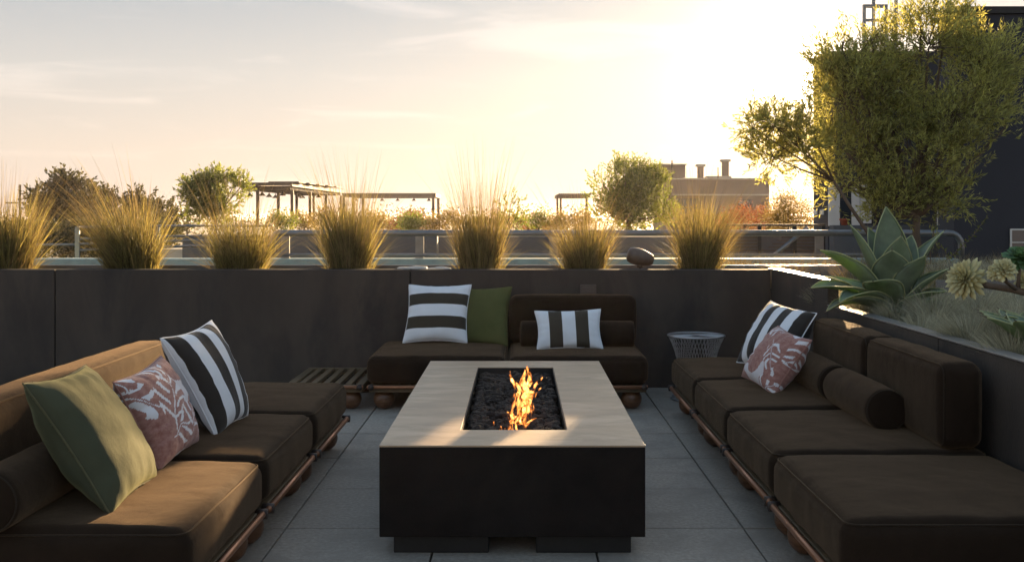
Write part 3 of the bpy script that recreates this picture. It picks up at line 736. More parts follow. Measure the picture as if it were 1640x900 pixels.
# ================================================================ GRASS CLUMPS ON THE BACK WALL
clumps = [  # px, radius, leanx, dense h, stalk n, stalk h, stalk spread, label
 (16, .17, .05, .50, 34, .82, .16, 'ornamental grass clump cut by the left edge of the picture'),
 (214, .19, -.16, .48, 46, .92, .30, 'wide ornamental grass clump with wisps blown to the left, second from the left'),
 (386, .19, .0, .46, 26, .78, .34, 'low spreading grass clump in front of the round green tree'),
 (560, .165, -.02, .50, 44, .92, .20, 'grass clump with tall upright wisps in front of the pergolas'),
 (768, .165, .0, .44, 52, .98, .17, 'tall wispy grass clump above the square striped pillow on the rear sofa'),
 (936, .150, -.04, .44, 30, .76, .34, 'short grass clump beside the bullet-shaped garden speaker, left of it'),
 (1120, .150, .05, .47, 40, .82, .30, 'rightmost grass clump on the back planter, below the chimneys')]
for i, (px, r0, lx, h, ns, hs, ss, lab) in enumerate(clumps):
    c = P(px, 0, 8.0); t = thing('grass_clump', lab, 'ornamental grass', (c.x, 8.0, .80), 0, 'grass clumps along the back planter')
    sv = (.18, .30, .30, .17, .14, .20, .22)[i]; hv = (1.10, 1.10, 1.0, 1.14, 1.08, .90, 1.08)[i]
    a = blades((1150,1300,1000,1150,950,760,900)[i], r0*(.74,.86,.85,.72,.74,.78,.70)[i], h*.3, h*1.3*hv, sv, .0052, 100+i, tall_bias=1.5, lean=(lx*.8, 0), curve=(.4,.65,.6,.4,.3,.45,.5)[i], rough=.9)
    b_ = blades((170,340,320,170,110,150,190)[i], r0, h*.3, h*1.0, .62, .0036, 200+i, lean=(lx*.5, 0), curve=.75)
    n0 = len(a[0]); a = (a[0]+b_[0], a[1]+[tuple(x+n0 for x in q) for q in b_[1]])
    obj('blades', a, M['blade'], t, smooth=False)
    s_ = blades(int(ns*3.0), r0*.7, hs*.60, hs*1.12, ss, .0034, 300+i, lean=(lx*1.9, 0), curve=.42, segs=9)
    s2 = blades(ns*14, r0*.9, h*.7, hs*.84, ss*1.3, .0030, 400+i, tall_bias=1.6, lean=(lx*1.5, 0), curve=.5, segs=7)
    s3 = blades(80, r0, h*.6, h*1.25, 1.3, .0028, 500+i, lean=(0, 0), curve=1.3, segs=8)
    vv, ff = list(s_[0]), list(s_[1])
    for q in (s2, s3):
        n0 = len(vv); vv += q[0]; ff += [tuple(x+n0 for x in w_) for w_ in q[1]]
    obj('stalks', (vv, ff), M['straw'], t, smooth=False)
# garden speaker
sp = P(1025, 412, 8.02); t = thing('garden_speaker', 'brown bullet-shaped garden speaker on a short stake on the back planter', 'speaker', (sp.x, sp.y, .80))
prof = [(.0005,-.10),(.035,-.098),(.052,-.088),(.063,-.060),(.066,-.02),(.060,.03),(.048,.075),(.036,.098),(.030,.104),(.0005,.105)]
m_ = MB(); m_.lathe((0,0,0), prof, 28)
R3 = Matrix.Rotation(radians(104), 3, 'Y')
m_.v = [tuple(R3 @ Vector(v)) for v in m_.v]
m_.build('housing', M['speaker'], t, True, loc=(0, 0, sp.z-.80))
MB().tube([(0,0,-.08),(0,0,sp.z-.80-.055)], .012, 10).build('stake', M['speaker'], t, True)
MB().tube([(.0,0,sp.z-.80-.078),(.0,0,sp.z-.80-.05)], .024, 12).build('swivel', M['speaker'], t, True)
for (px, w_, lab) in ((660, .11, 'pale flat stone on the planter wall left of the tall wispy grass'), (700, .10, 'low pale stone on the planter wall, nearer the tall wispy grass')):
    c = P(px, 0, 7.78); bm = rbox(w_, .05, .014, .011, crown=.008, wr=.02, seed=px, mid=8)
    tag(obj('stone', bm, M['paper'], loc=(c.x, 7.80, .852 if px == 660 else .845)), lab, 'stone')
# ================================================================ RIGHT PLANTER PLANTS
fes = []
for k in range(3):
    a = blades(850, .060, .10, .185, 1.15, .0026, 700+k, curve=.6, segs=5)
    o = obj('fescue_tuft', a, M['fescue'], smooth=False); fes.append(o)
rnd = random.Random(21); used = set(); cnt = 0
spots = []
for i in range(6):
    nrow = 0
    for j in range(17):
        x = 1.99+i*.235+rnd.uniform(-.05,.05)+(.1 if j % 2 else 0); y = 3.3+j*.235+rnd.uniform(-.05,.05)
        if y > 6.75 or (x-2.09)**2+(y-5.9)**2 < .19**2: continue
        px = CX+x/y*F
        if px > 1700: continue
        nrow += 1; spots.append((x, y, 'grey fescue tuft, %s from the camera in the %s from the sofa-side wall' % (ORD[nrow-1], ORD[i]+' row')))
for x, y, flab in spots:
    k = rnd.randrange(3)
    o = fes[k] if k not in used else fes[k].copy()
    if k in used: COL.objects.link(o)
    used.add(k)
    s = rnd.uniform(.75, 1.2); o.scale = (s, s, s); o.rotation_euler = (0, 0, rnd.uniform(0, 6.28))
    o.location = (x, y, .672+.05*noise.noise(Vector((x*2.2, y*2.2, 2))))
    tag(o, flab, 'fescue tuft', 'fescue tufts in the right planter')
# loose grasses farther back
v, f = [], []
for k in range(110):
    x = rnd.uniform(1.95, 5.6); y = rnd.uniform(7.1, 10.2)
    a = blades(90, .07, .10, .30, .8, .0040, 900+k, curve=.7, segs=4)
    n0 = len(v); v += [(p[0]+x, p[1]+y, p[2]+.69) for p in a[0]]; f += [tuple(i+n0 for i in q) for q in a[1]]
tag(obj('low_grass', (v, f), M['straw'], smooth=False), 'sunlit dry low grasses in the far part of the right planter', 'grass', kind='stuff')
v, f = [], []
for k in range(60):
    x = rnd.uniform(3.0, 5.0); y = rnd.uniform(7.0, 8.2)
    a = blades(120, .08, .12, .30, .7, .0040, 1200+k, curve=.6, segs=4)
    n0 = len(v); v += [(p[0]+x, p[1]+y, p[2]+.69) for p in a[0]]; f += [tuple(i+n0 for i in q) for q in a[1]]
tag(obj('blue_grass', (v, f), M['fescue'], smooth=False), 'blue-grey grasses behind the yellow succulents', 'grass', kind='stuff')

# agave
AG = thing('agave', 'large grey-green agave with broad pointed leaves overhanging the right planter wall', 'agave', (2.10, 5.92, .67))
def agave_leaf(az, e0, e1, ln, wd, twist=0, seed=0, fold=.30, roll=0):
    az, e0, e1 = radians(az), radians(e0), radians(e1)
    n, m = 22, 8; v, f = [], []; p = Vector((cos(az)*.03, sin(az)*.03, .02+.05*max(0, sin(e0))))
    side0 = Vector((-sin(az), cos(az), 0)); rnd = random.Random(seed); marg = [[], []]
    C = []; wd *= 1.38; ln *= 1.04
    for i in range(n+1):
        s = i/n; e = e0+(e1-e0)*s**1.3; d = Vector((cos(az)*cos(e), sin(az)*cos(e), sin(e)))
        up = side0.cross(d); up = -up if up.dot(Vector((-cos(az)*sin(e), -sin(az)*sin(e), cos(e)))) < 0 else up
        rl = radians(twist)*s+radians(roll); sd = side0*cos(rl)+up*sin(rl); upp = up*cos(rl)-side0*sin(rl)
        C.append((p.copy(), sd, upp, s)); p = p+d*ln/n
    for (q, sd, up, s) in C:
        w = wd*.5*(.62+.38*sin(pi*min(1,s*1.05)*.9)) if s < .55 else wd*.5*(1-((s-.55)/.45)**1.7)*.99
        w = max(w, .0015); th = .016*(1-s)**.6+.002
        ring = []
        for j in range(m+1):
            u = -1+2*j/m; rise = fold*w*(u*u)*(1.1-.3*s)+.004*noise.noise(Vector((s*5, u*2, seed)))
            ring.append(q+sd*w*u*(1-.06*u*u)+up*rise)
        for j in range(1, m):
            u = 1-2*j/m; rise = fold*w*u*u*(1.1-.3*s)
            ring.append(q+sd*w*u*(1-.06*u*u)+up*(rise-th*(1-u*u)))
        marg[0].append(ring[0]); marg[1].append(ring[m])
        v += [tuple(x) for x in ring]
    K = 2*m
    for i in range(n):
        for j in range(K): j2 = (j+1) % K; f.append((i*K+j, i*K+j2, (i+1)*K+j2, (i+1)*K+j))
    o = obj('leaf', (v, f), M['agave'], AG)
    mm = MB()
    for g_ in marg: mm.tube(g_[1:], [.0032]*(len(g_)-1), 5)
    tip = C[-1]; dr = (C[-1][0]-C[-2][0]).normalized(); sp_ = MB(); sp_.tube([tip[0], tip[0]+dr*.028], [.0026,.0004], 5); sp_.build('spine', M['bark'], o, True)
    mm.build('margin', M['agave_edge'], o, True)
for k, a in enumerate([
  (95, 88, 80, .54, .165, 8), (130, 78, 70, .44, .17, -5), (160, 70, 62, .48, .18, 12), (12, 66, 40, .50, .165, -18), (40, 70, 60, .42, .16, 0),
  (178, 54, 22, .48, .17, 14), (190, 34, -10, .47, .16, -12), (205, 24, -28, .44, .14, 12), (215, 34, -28, .44, .13, 0), (235, 42, 8, .36, .16, 10),
  (250, 66, 52, .36, .17, 0), (268, 78, 66, .40, .15, 6), (300, 62, 50, .34, .15, -8), (262, 26, -58, .27, .12, 4), (285, 22, -66, .24, .11, -6),
  (325, 36, 6, .28, .15, 8), (350, 48, 28, .34, .16, 0), (5, 20, 2, .28, .14, 0), (80, 40, 20, .36, .15, 0), (140, 35, 10, .40, .15, 0)]):
    agave_leaf(*a, seed=k)
# succulents with rosettes on a woody branch
def rosette(parent, c, ax, R, m, n=54, seed=0, pet=.030, name='rosette'):
    rnd = random.Random(seed); ax = Vector(ax).normalized(); u = ax.cross(Vector((.3,.9,.1))).normalized(); w = ax.cross(u)
    v, f = [], []; c = Vector(c)
    for k in range(n):
        s = (k+.5)/n; a = k*2.39996+rnd.uniform(-.1,.1); el = radians(86-118*s**.85)
        rad = (u*cos(a)+w*sin(a)); d = (rad*cos(el)+ax*sin(el)).normalized(); nn = (ax*cos(el)-rad*sin(el)).normalized(); sd = d.cross(nn)
        l = R*(.42+.62*s)*rnd.uniform(.88,1.1); wd = pet*(.55+.5*s); n0 = len(v); S_ = 6; th = .0035
        for i in range(S_+1):
            q = i/S_; ww = wd*.5*(.35+.95*q**1.1) if q < .75 else wd*.5*(1.05)*sqrt(max(0,1-((q-.75)/.25)**2))
            ww = max(ww, .0008); p = c+d*l*q+nn*(.18*l*q*q)
            v += [tuple(p-sd*ww+nn*ww*.35), tuple(p+nn*.001), tuple(p+sd*ww+nn*ww*.35), tuple(p-nn*th)]
        for i in range(S_):
            for j in range(4): j2 = (j+1) % 4; a0 = n0+i*4; f.append((a0+j, a0+j2, a0+4+j2, a0+4+j))
    return obj(name, (v, f), m, parent, True)
def P0(px, py, d, o): return P(px, py, d)-o
so_ = Vector((P(1690, 0, 4.75).x, 4.75, .66)); SC = thing('tree_succulent', 'woody succulent with pale yellow rosettes on a thick bare branch', 'succulent', so_)
br = MB(); br.tube([Vector((0,0,0)), Vector((.01,0,.10)), P0(1665,474,4.7,so_), P0(1620,463,4.7,so_), P0(1580,457,4.8,so_), P0(1550,452,4.85,so_)], [.024,.022,.019,.017,.015,.012], 10)
br.build('branch', M['bark'], SC, True)
b3 = MB(); b3.tube([P0(1628,464,4.7,so_), P0(1612,452,4.62,so_), P0(1606,436,4.6,so_)], [.010,.008,.007], 8); b3.tube([P0(1630,463,4.7,so_), P0(1632,440,4.7,so_), P0(1632,418,4.7,so_)], [.010,.008,.007], 8); b3.build('stem', M['bark'], SC, True)
rosette(SC, P0(1545,447,4.85,so_), (-.80,-.62,.22), .105, M['petal'], 96, 1, .025)
rosette(SC, P0(1608,431,4.6,so_), (-.25,-.8,.5), .060, M['petal'], 60, 2, .022)
rosette(SC, P0(1594,437,4.62,so_), (-.7,-.6,.3), .045, M['petal'], 46, 3, .018)
rosette(SC, P0(1634,412,4.7,so_), (-.2,-.5,.85), .085, M['petal_g'], 46, 4, .034)
rosette(SC, P0(1646,452,4.7,so_), (-.3,-.8,.4), .060, M['petal'], 60, 5, .021)
# broad leaved succulents at the right edge
for (px, py, d, lab, sc) in ((1648, 487, 4.55, 'small green agave at the right edge beside the woody succulent', .5), (1668, 556, 4.25, 'small green agave low at the right edge among the fescue', .55)):
    AG = thing('small_agave', lab, 'agave', (P(px,0,d).x, d, .66))
    for k in range(9): agave_leaf(k*40+180, 42, 20, .20*sc/.5, .075, 0, seed=50+k)
# vine sprigs against the dark wall
def sprig(label, pts, d, seed, leaf=.035):
    rnd = random.Random(seed); o = Vector((P(pts[0][0],0,d).x, d, .69)); t = thing('sprig', label, 'shrub shoot', o, group='leafy shoots against the dark wall')
    w = [P(x, y, d)-o for x, y in pts]; m_ = MB(); m_.tube([Vector((0,0,0))]+w if w[0].z > .05 else w, .004, 5); m_.build('stem', M['bark'], t, True)
    v, f = [], []; pd = []
    for a, b_ in zip(w, w[1:]):
        n = max(3, int((b_-a).length/.018))
        for i in range(n):
            p = a.lerp(b_, i/n); pd += [(p, ((b_-a).normalized()*.6+rdir(rnd)).normalized()) for _ in range(2)]
    leaf_quads(pd, leaf, leaf*.42, rnd, v, f); obj('leaves', (v, f), M['green_leaf'], t, smooth=False)
sprig('leafy shoot curving up to the right of the olive trunk', [(1512,420),(1535,400),(1558,378),(1582,346)], 9.0, 1)
sprig('low leafy shoot rising towards the dark wall, under the olive crown', [(1490,400),(1500,345),(1530,340),(1556,330)], 9.2, 2)
sprig('short leafy shoot between agave and yellow succulent', [(1525,425),(1512,400),(1495,385)], 8.6, 3)

# ================================================================ OLIVE TREE
tree('olive_tree', 'olive tree with loose feathery crown rising from the right planter in front of the sun', 'olive tree',
 [(1345,82,40,26),(1392,66,34,24),(1322,96,22,20),(1385,118,78,56),(1480,80,75,62),(1555,105,66,66),(1350,165,52,62),(1430,170,80,72),(1520,180,85,76),(1590,150,36,60),(1380,245,66,62),(1455,255,72,66),(1525,250,55,52),(1355,300,42,36),(1425,320,48,40),(1495,325,40,44),(1520,300,34,36),(1400,345,20,22),(1612,205,20,30),(1560,262,22,30),(1330,110,34,34),(1325,215,28,60),(1322,270,22,30),(1478,30,26,24),(1515,26,30,22)],
 9.6, 5100, 13, .058, .0125, M['olive_leaf'], trunk=(1470, .68, 1468, 345), seed=31, depth=.85, csize=.19, up=.85, tr_r=.05, twigs=True)
tree('olive_branch', 'thin olive sapling leaning left with airy golden foliage against the bright sky', 'olive tree',
 [(1240,205,50,36),(1278,228,34,46),(1205,205,28,24),(1240,250,40,28),(1292,185,22,24)], 9.3, 820, 14, .050, .0125, M['olive_leaf'], trunk=(1440, .68, 1335, 290), seed=32, depth=.8, csize=.15, up=.35, tr_r=.022, twigs=True)

# ================================================================ NEAR ROOFS, RAILINGS
pp = MB().box(-5.1, 4.6, 11.0, 11.25, .60, .80).build('teal_parapet', M['teal'], bevel=.01); tag(pp, 'long pale teal parapet kerb behind the back planter', 'parapet')
rl = thing('pipe_railing', 'grey pipe guard rail with a curved right end behind the back planter', 'railing', (0, 11.1, .8))
zr = P(0, 373.5, 11.1).z-.8; xr0, xr1 = P(436,0,11.1).x, P(1535,0,11.1).x
pts = [(xr0, 0, zr-.20), (xr0+.0, 0, zr-.05), (xr0+.05, 0, zr), (xr1-.10, 0, zr)]+[(xr1-.10+.13*sin(radians(a)), 0, zr-.13+.13*cos(radians(a))) for a in range(15, 96, 16)]+[(xr1+.03, 0, zr-.25)]
MB().tube(pts, .034, 14).build('top_rail', M['pipe'], rl, True)
for px in (457, 672, 887, 1102, 1312, 1425):
    x = P(px,0,11.1).x; MB().box(x-.045, x+.045, -.012, .012, .002, zr-.02).build('post', M['pipe'], rl, bevel=.003)
MB().tube([(xr0, .0, .035), (xr1-.6, .0, .035)], .018, 8).build('bottom_rail', M['pipe'], rl, True)
rr = thing('side_railing', 'small blue-grey guard rail with four bars, left beyond the grass', 'railing', (P(124,0,17).x, 17, .3))
k = 17/F
for px, y_ in ((124, 0), (152, .9), (185, 2.0)):
    x = (px-124)*k*1.0; MB().box(x-.035, x+.035, y_-.02, y_+.02, 0, P(0,363,17).z-.3).build('post', M['pipe'], rr)
for py in (364, 382.5, 391, 401):
    z = P(0, py, 17).z-.3; MB().tube([(0,0,z),(1.1,2.4,z),(2.6,2.4,z)], .022, 8).build('bar', M['pipe'], rr, True)
z = P(0,392,17).z-.3; MB().tube([(-1.1,0,z),(0,0,z)], .020, 8).build('bar', M['pipe'], rr, True)
z = P(0,395,17).z-.3
r2 = MB().box(-12.5, -4.0, 13.5, 14.3, -1.2, P(0,418,13.5).z).build('lower_roof', M['teal']); tag(r2, 'low pale teal roof left beyond the planter', 'roof')
gw = MB().box(P(292,0,21).x, P(700,0,21).x, 21, 21.3, -9, P(0,378,21).z).build('rooftop_screen', M['grey_wall']); tag(gw, 'grey rooftop screen wall behind the pipe railing, left half', 'screen wall')
gw = MB().box(P(702,0,22).x, P(1190,0,22).x, 22, 22.3, -9, P(0,379,22).z).build('rooftop_screen', M['grey_wall']); tag(gw, 'grey-green rooftop screen wall behind the pipe railing, right half', 'screen wall')
cw = MB().box(P(252,0,24).x, P(294,0,24).x, 24, 30, -9, P(0,399,24).z).build('cream_building', M['cream']); tag(cw, 'sunlit cream wall between the second and third grass clumps', 'building')
# slatted rooftop screen + stair to the right
ls = thing('slatted_screen', 'dark slatted rooftop screen with a sloping end right of the last grass clump', 'screen', (P(1162,0,15).x, 15, -.5))
k = 15/F; W_ = (1320-1162)*k; zt_ = P(0,359,15).z+.5; zb_ = P(0,413,15).z+.5
MB().box(0, W_, -.04, .04, zt_-.03, zt_).build('top_board', M['pergola'], ls)
sl_ = MB()
for i in range(9):
    z = zb_+(zt_-zb_-.06)*i/9; sl_.box((110*k-(.55*(1-i/9))) if i > 2 else 0.05, W_-.12, -.02, .02, z, z+.022)
for i in range(9):
    z = zb_+(zt_-zb_-.06)*i/9; sl_.box(.02, .50, .03, .05, z, z+.018)
sl_.build('slats', M['pergola'], ls)
for x in (0, .45, .95, W_-.05): MB().box(x, x+.05, -.05, -.021, 0, zt_-.031).build('post', M['steel_dark'], ls)
MB().tube([(.5,-.08,zb_-.1),(1.15,-.08,zt_-.05)], .03, 8).build('stair_rail', M['pipe'], ls, True)
MB().box(0, W_, .25, .35, -6, zt_-.12).build('back_board', M['grey_wall'], ls)

# air: added stand-in for warm lens glare, a thin golden haze over the roofs
hz_ = MB().box(-3100, 3100, -210, 5100, -10.2, 6.0).build('glare_haze', None); tag(hz_, kind='stuff')
hm = bpy.data.materials.new('glare_haze'); hm.use_nodes = True; t = hm.node_tree; t.nodes.clear()
o_ = N(t, 'ShaderNodeOutputMaterial'); pv_ = N(t, 'ShaderNodeVolumePrincipled'); pv_.inputs['Color'].default_value = (1, .92, .96, 1); pv_.inputs['Density'].default_value = .00022; pv_.inputs['Anisotropy'].default_value = .6
L(t, pv_.outputs[0], o_.inputs['Volume']); hz_.data.materials.append(hm)

# ================================================================ BUILDINGS
b1 = thing('dark_building', 'dark building wall with pale doorway behind the olive tree, left block', 'building', (P(1326,0,18).x, 18, -9))
k = 18/F; zT = P(0,92,18).z+9
MB().box(0, 4.9, 0, .87, 0, zT).build('wall', M['dark_bld'], b1)
MB().box(-.02, 4.9, -.02, .89, zT+.003, zT+.10).build('roof_edge', M['steel_dark'], b1)
def bx(name, px0, px1, py0, py1, m, t_=.04, y_=0):
    x_ = (px0-1326)*k; x2 = (px1-1326)*k; MB().box(x_, x2, -t_-y_, -.003-y_, P(0,py1,18).z+9, P(0,py0,18).z+9).build(name, m, b1, bevel=.004)
bx('panel', 1326, 1344, 296, 362, M['white_panel']); bx('panel', 1363, 1376, 300, 362, M['white_panel']); bx('panel', 1377, 1394, 296, 358, M['white_panel'], .06)
bx('doorway', 1345, 1362, 322, 362, M['glass'], .03); 
for y_ in (.22, .62): MB().box(-.02, -.003, y_, y_+.2, P(0,344,18).z+9, P(0,336,18).z+9).build('vent', M['white_panel'], b1)
bx('doorway', 1396, 1412, 330, 362, M['glass'], .03); bx('pipe', 1500, 1507, 250, 362, M['white_panel'], .10)
lw_ = MB().box(P(1335,0,14.5).x, P(1520,0,14.5).x, 14.5, 14.7, -9, P(0,361,14.5).z).build('low_wall', M['grey_wall']); tag(lw_, 'low grey wall in front of the pale doorway panels', 'wall')
pt_ = thing('plant_pot', 'small terracotta pot on the low grey wall', 'pot', (P(1352,0,14.6).x, 14.6, P(0,361,14.5).z))
M['terra'] = mat('terracotta', (.42,.10,.05), .8)
MB().lathe((0,0,0), [(.04,0),(.06,.07),(.068,.07),(.068,.09),(.055,.09),(.05,.05)], 16).build('pot', M['terra'], pt_, True)
b2_ = thing('dark_building', 'tall dark wall filling the right edge of the view', 'building', (P(1528,0,13).x, 13, -9))
k2 = 13/F; zT = P(0,23,13).z+9
MB().box(0, 9, 0, .5, 0, zT).build('wall', M['dark_bld'], b2_)
MB().box(-.02, 9, -.03, .52, zT+.003, zT+.09).build('roof_edge', M['steel_dark'], b2_)
x_ = (1612-1521)*k2; z0_, z1_ = P(0,402,13).z+9, P(0,369,13).z+9
wn = MB().box(x_, x_+.55, -.012, -.003, z0_, z1_).build('window', M['glass'], b2_)
fr_ = MB(); fr_.box(x_-.02, x_+.57, -.03, -.013, z1_, z1_+.02); fr_.box(x_-.02, x_, -.03, -.013, z0_, z1_); fr_.box(x_, x_+.55, -.03, -.013, z0_+.1, z0_+.112)
f_ = fr_.build('frame', M['white_panel'], wn)
f_.parent = wn
# square steel frames on the roof
for (a, b_, c_, d_, lab, yy) in ((1382, 1421, 8, 78, 'lower square steel frame standing on the dark roof behind the olive tree', 18.3), (1397, 1437, -12, 74, 'taller square steel frame behind the lower one on the dark roof', 18.6)):
    x0_, x1_ = P(a,0,yy).x, P(b_,0,yy).x; t = thing('steel_frame', lab, 'steel frame', (x0_, yy, P(0,92,18).z+.10))
    H2 = P(0,c_,yy).z-t.location.z; w_ = x1_-x0_; q = .028; m_ = MB()
    zlo = max(.02, P(0, 35, yy).z-t.location.z) if a == 1382 else .05
    m_.box(0, q*1.6, -q, q, 0, H2); m_.box(w_-q*1.6, w_, -q, q, 0, H2); m_.box(q*1.6, w_-q*1.6, -q, q, H2-q*2, H2); m_.box(q*1.6, w_-q*1.6, -q, q, zlo, zlo+q*1.5)
    m_.build('bars', M['pipe'], t)
# tan building with chimneys
D = 60; k = D/F
bt = thing('tan_building', 'distant tan flat-roofed building with chimneys, left of the olive tree', 'building', (P(1075,0,D).x, D, -9))
def bz(py): return P(0,py,D).z+9
def bb(name, a, b_, py0, py1, m, y0_=0, y1_=4, par=None): return MB().box((a-1075)*k, (b_-1075)*k, y0_, y1_, bz(py1), bz(py0)).build(name, m, par or bt)
bb('wall', 1075, 1232, 288, 560, M['tan_bld'], 0, 8)
rf_ = bb('roof', 1072, 1234, 285.5, 287.8, M['cream'], -.1, 8.1)
bb('ledge', 1078, 1231, 311, 313.5, M['cream'], -.15, -.003); bb('panel', 1082, 1120, 318, 345, M['grey_wall'], -.05, -.003); bb('window', 1180, 1205, 320, 335, M['glass'], -.05, -.003)
bb('hvac_box', 1046, 1100, 264, 284, M['tan_bld'], .5, 3); bb('hvac_lid', 1043, 1102, 262, 263.9, M['cream'], .4, 3.1); bb('hvac_base', 1050, 1078, 284.2, 330, M['tan_bld'], .6, 2.5)
for (a, b_, t0, t1) in ((1123,1132,262,285),(1163,1173,254,281)):
    c_ = bb('chimney', a, b_, t0+4, t1, M['tan_bld'], 1, 1.35); bb('chimney_cap', a-2.5, b_+2.5, t0, t0+3.8, M['cream'], .9, 1.45, c_)
    c_.parent = rf_
bb('chimney_base', 1138, 1176, 281.2, 285.3, M['cream'], .8, 2)
MB().tube([((1077-1075)*k, .2, bz(284)), ((1077-1075)*k, .2, bz(257))], .04, 6).build('mast', M['steel_dark'], bt)
MB().tube([((1151-1075)*k, .2, bz(285)), ((1151-1075)*k, .2, bz(268))], .03, 6).build('mast', M['steel_dark'], bt)
for o_ in [x for x in COL.objects if x.parent and x.parent.name.startswith('chimney') and x.parent.parent and x.parent.parent != bt and False]: pass
# fix: keep nesting at three levels (building > roof > chimney), caps join the chimney level
for o_ in list(COL.objects):
    if o_.name.startswith('chimney_cap'): o_.parent = rf_

# ================================================================ PERGOLAS
D1, D2 = 60.0, 77.7; zT = P(0,292.5,D1).z; zG = P(0,362,D1).z; xl, xr = P(409,0,D1).x, P(468,0,D1).x
pg = thing('pergola', 'large slatted rooftop pergola with many posts, left of centre', 'pergola', (xl, D1, zG))
h = zT-zG; w_ = xr-xl; dd = D2-D1; q = .13
MB().box(-1.0, w_, -.05, .12, h-.18, h).build('beam', M['pergola'], pg); MB().box(-1.0, w_, dd-.12, dd, h-.18, h).build('beam', M['pergola'], pg)
MB().box(w_-.14, w_, .121, dd-.121, h-.22, h-.02).build('beam', M['pergola'], pg); MB().box(0, .14, .121, dd-.121, h-.22, h-.02).build('beam', M['pergola'], pg)
sl_ = MB(); n = 46
for i in range(n): y_ = .3+(dd-.6)*i/n; sl_.box(-.9, w_-.15, y_, y_+.07, h-.42, h-.19)
sl_.build('slats', M['pergola'], pg)
for i in range(5):
    y_ = .6+(dd-2)*i/5; m_ = MB(); m_.box(w_-1.5, w_+.25, y_, y_+1.9, h+.02+.02*i, h+.08+.02*i); m_.build('roof_panel', M['pergola'], pg)
for x_ in (.0, w_-q):
    for y_ in (.0, 5.3, 10.7, 16.6):
        MB().box(x_, x_+q*1.3, y_+.13 if y_ == 0 else y_, y_+q+.13 if y_ == 0 else y_+q, 0, h-.43).build('post', M['pergola'], pg)
D3 = 90.0; xa_, xb_ = P(548,0,D3).x, P(698,0,D3).x; zt3 = P(0,309.5,D3).z; zg3 = P(0,357,D3).z
pg2 = thing('pergola', 'long open-frame rooftop pergola farther back, between the two tall grass clumps', 'pergola', (xa_, D3, zg3)); h3 = zt3-zg3; w3_ = xb_-xa_
MB().box(0, w3_, 0, .2, h3-.35, h3).build('beam', M['pergola'], pg2); MB().box(0, w3_, 5.8, 6, h3-.35, h3).build('beam', M['pergola'], pg2)
MB().box(w3_-.2, w3_, .201, 5.799, h3-.33, h3-.02).build('beam', M['pergola'], pg2)
for x_ in (0, .8, w3_-.35):
    for y_ in (0, 5.75): MB().box(x_, x_+.24, y_+.01, y_+.19, 0, h3-.351).build('post', M['pergola'], pg2)
D4 = 70.0; xa_, xb_ = P(891,0,D4).x, P(945,0,D4).x; zt4 = P(0,312,D4).z; zg4 = P(0,358,D4).z
pg3 = thing('pergola', 'small pergola corner peeking out left of the big round bush', 'pergola', (xa_, D4, zg4)); h4 = zt4-zg4; w4_ = xb_-xa_
MB().box(0, w4_, 0, .15, h4-.2, h4).build('beam', M['pergola'], pg3); MB().box(0, .15, .151, 3.3, h4-.22, h4-.01).build('beam', M['pergola'], pg3); MB().box(0, w4_, 3.31, 3.45, h4-.2, h4).build('beam', M['pergola'], pg3)
s4 = MB()
for i in range(16): s4.box(.2+i*.14, .26+i*.14, .16, 3.3, h4-.01, h4+.10)
s4.build('slats', M['pergola'], pg3)
for x_, y_ in ((0,0),(.35,3.3),(w4_-.3,0)): MB().box(x_, x_+.14, y_+.01, y_+.14, 0, h4-.201).build('post', M['pergola'], pg3)
lamp = None
for (px, d_, zz, lab) in [(420,62,316,1),(431,66,317,1),(441,70,318,1),(453,61.5,319,1),(478,66,321,1),(484,70,318,1),(511,68,323,1),(400,64,312,1),(612,91,316,2),(637,91,317,2),(663,91,320,2),(687,91,321,2),(571,91,320,2)]:
    ztop = (zT-.42) if lab == 1 else (zt3-.35)
    p = P(px, zz, d_); p.x = min(p.x, 999); s = d_/60
    if lamp is None:
        lamp = thing('pendant_lamp', 'x', 'pendant lamp', (0,0,0), group='pendant lamps under the rooftop pergolas')
        MB().lathe((0,0,-.30), [(.22,0),(.21,.02),(.09,.14),(.05,.20),(.03,.22)], 14).build('shade', M['steel_dark'], lamp, True)
        MB().tube([(0,0,-.08),(0,0,0.02)], .02, 6).build('cord', M['steel_dark'], lamp); t = lamp
    else: t = dup(lamp)
    t.location = (p.x, p.y, ztop); xs_ = sorted([400,420,431,441,453,478,484,511] if lab == 1 else [571,612,637,663,687]); t['label'] = 'small dark cone lamp under the '+('large slatted pergola' if lab == 1 else 'long open-frame pergola')+', '+ORD[xs_.index(px)]+' from the left'
# utility poles
for (px, top, d_, bars, lab) in ((300, 306, 110, (323, 329), 'thin utility pole with cross arms left of the large pergola'), (32, 296, 90, (325,), 'utility pole with one cross arm behind the leftmost grass clump')):
    p = P(px, top, d_); t = thing('utility_pole', lab, 'utility pole', (p.x, d_, -9), group='distant utility poles')
    MB().tube([(0,0,0),(0,0,p.z+9)], [.16,.10], 8).build('pole', M['pergola'], t, True)
    for b_ in bars: z = P(0,b_,d_).z+9; MB().box(-.55 if d_ > 100 else -1.2, .55 if d_ > 100 else 1.6, -.06, .06, z-.06, z+.06).build('cross_arm', M['pergola'], t)

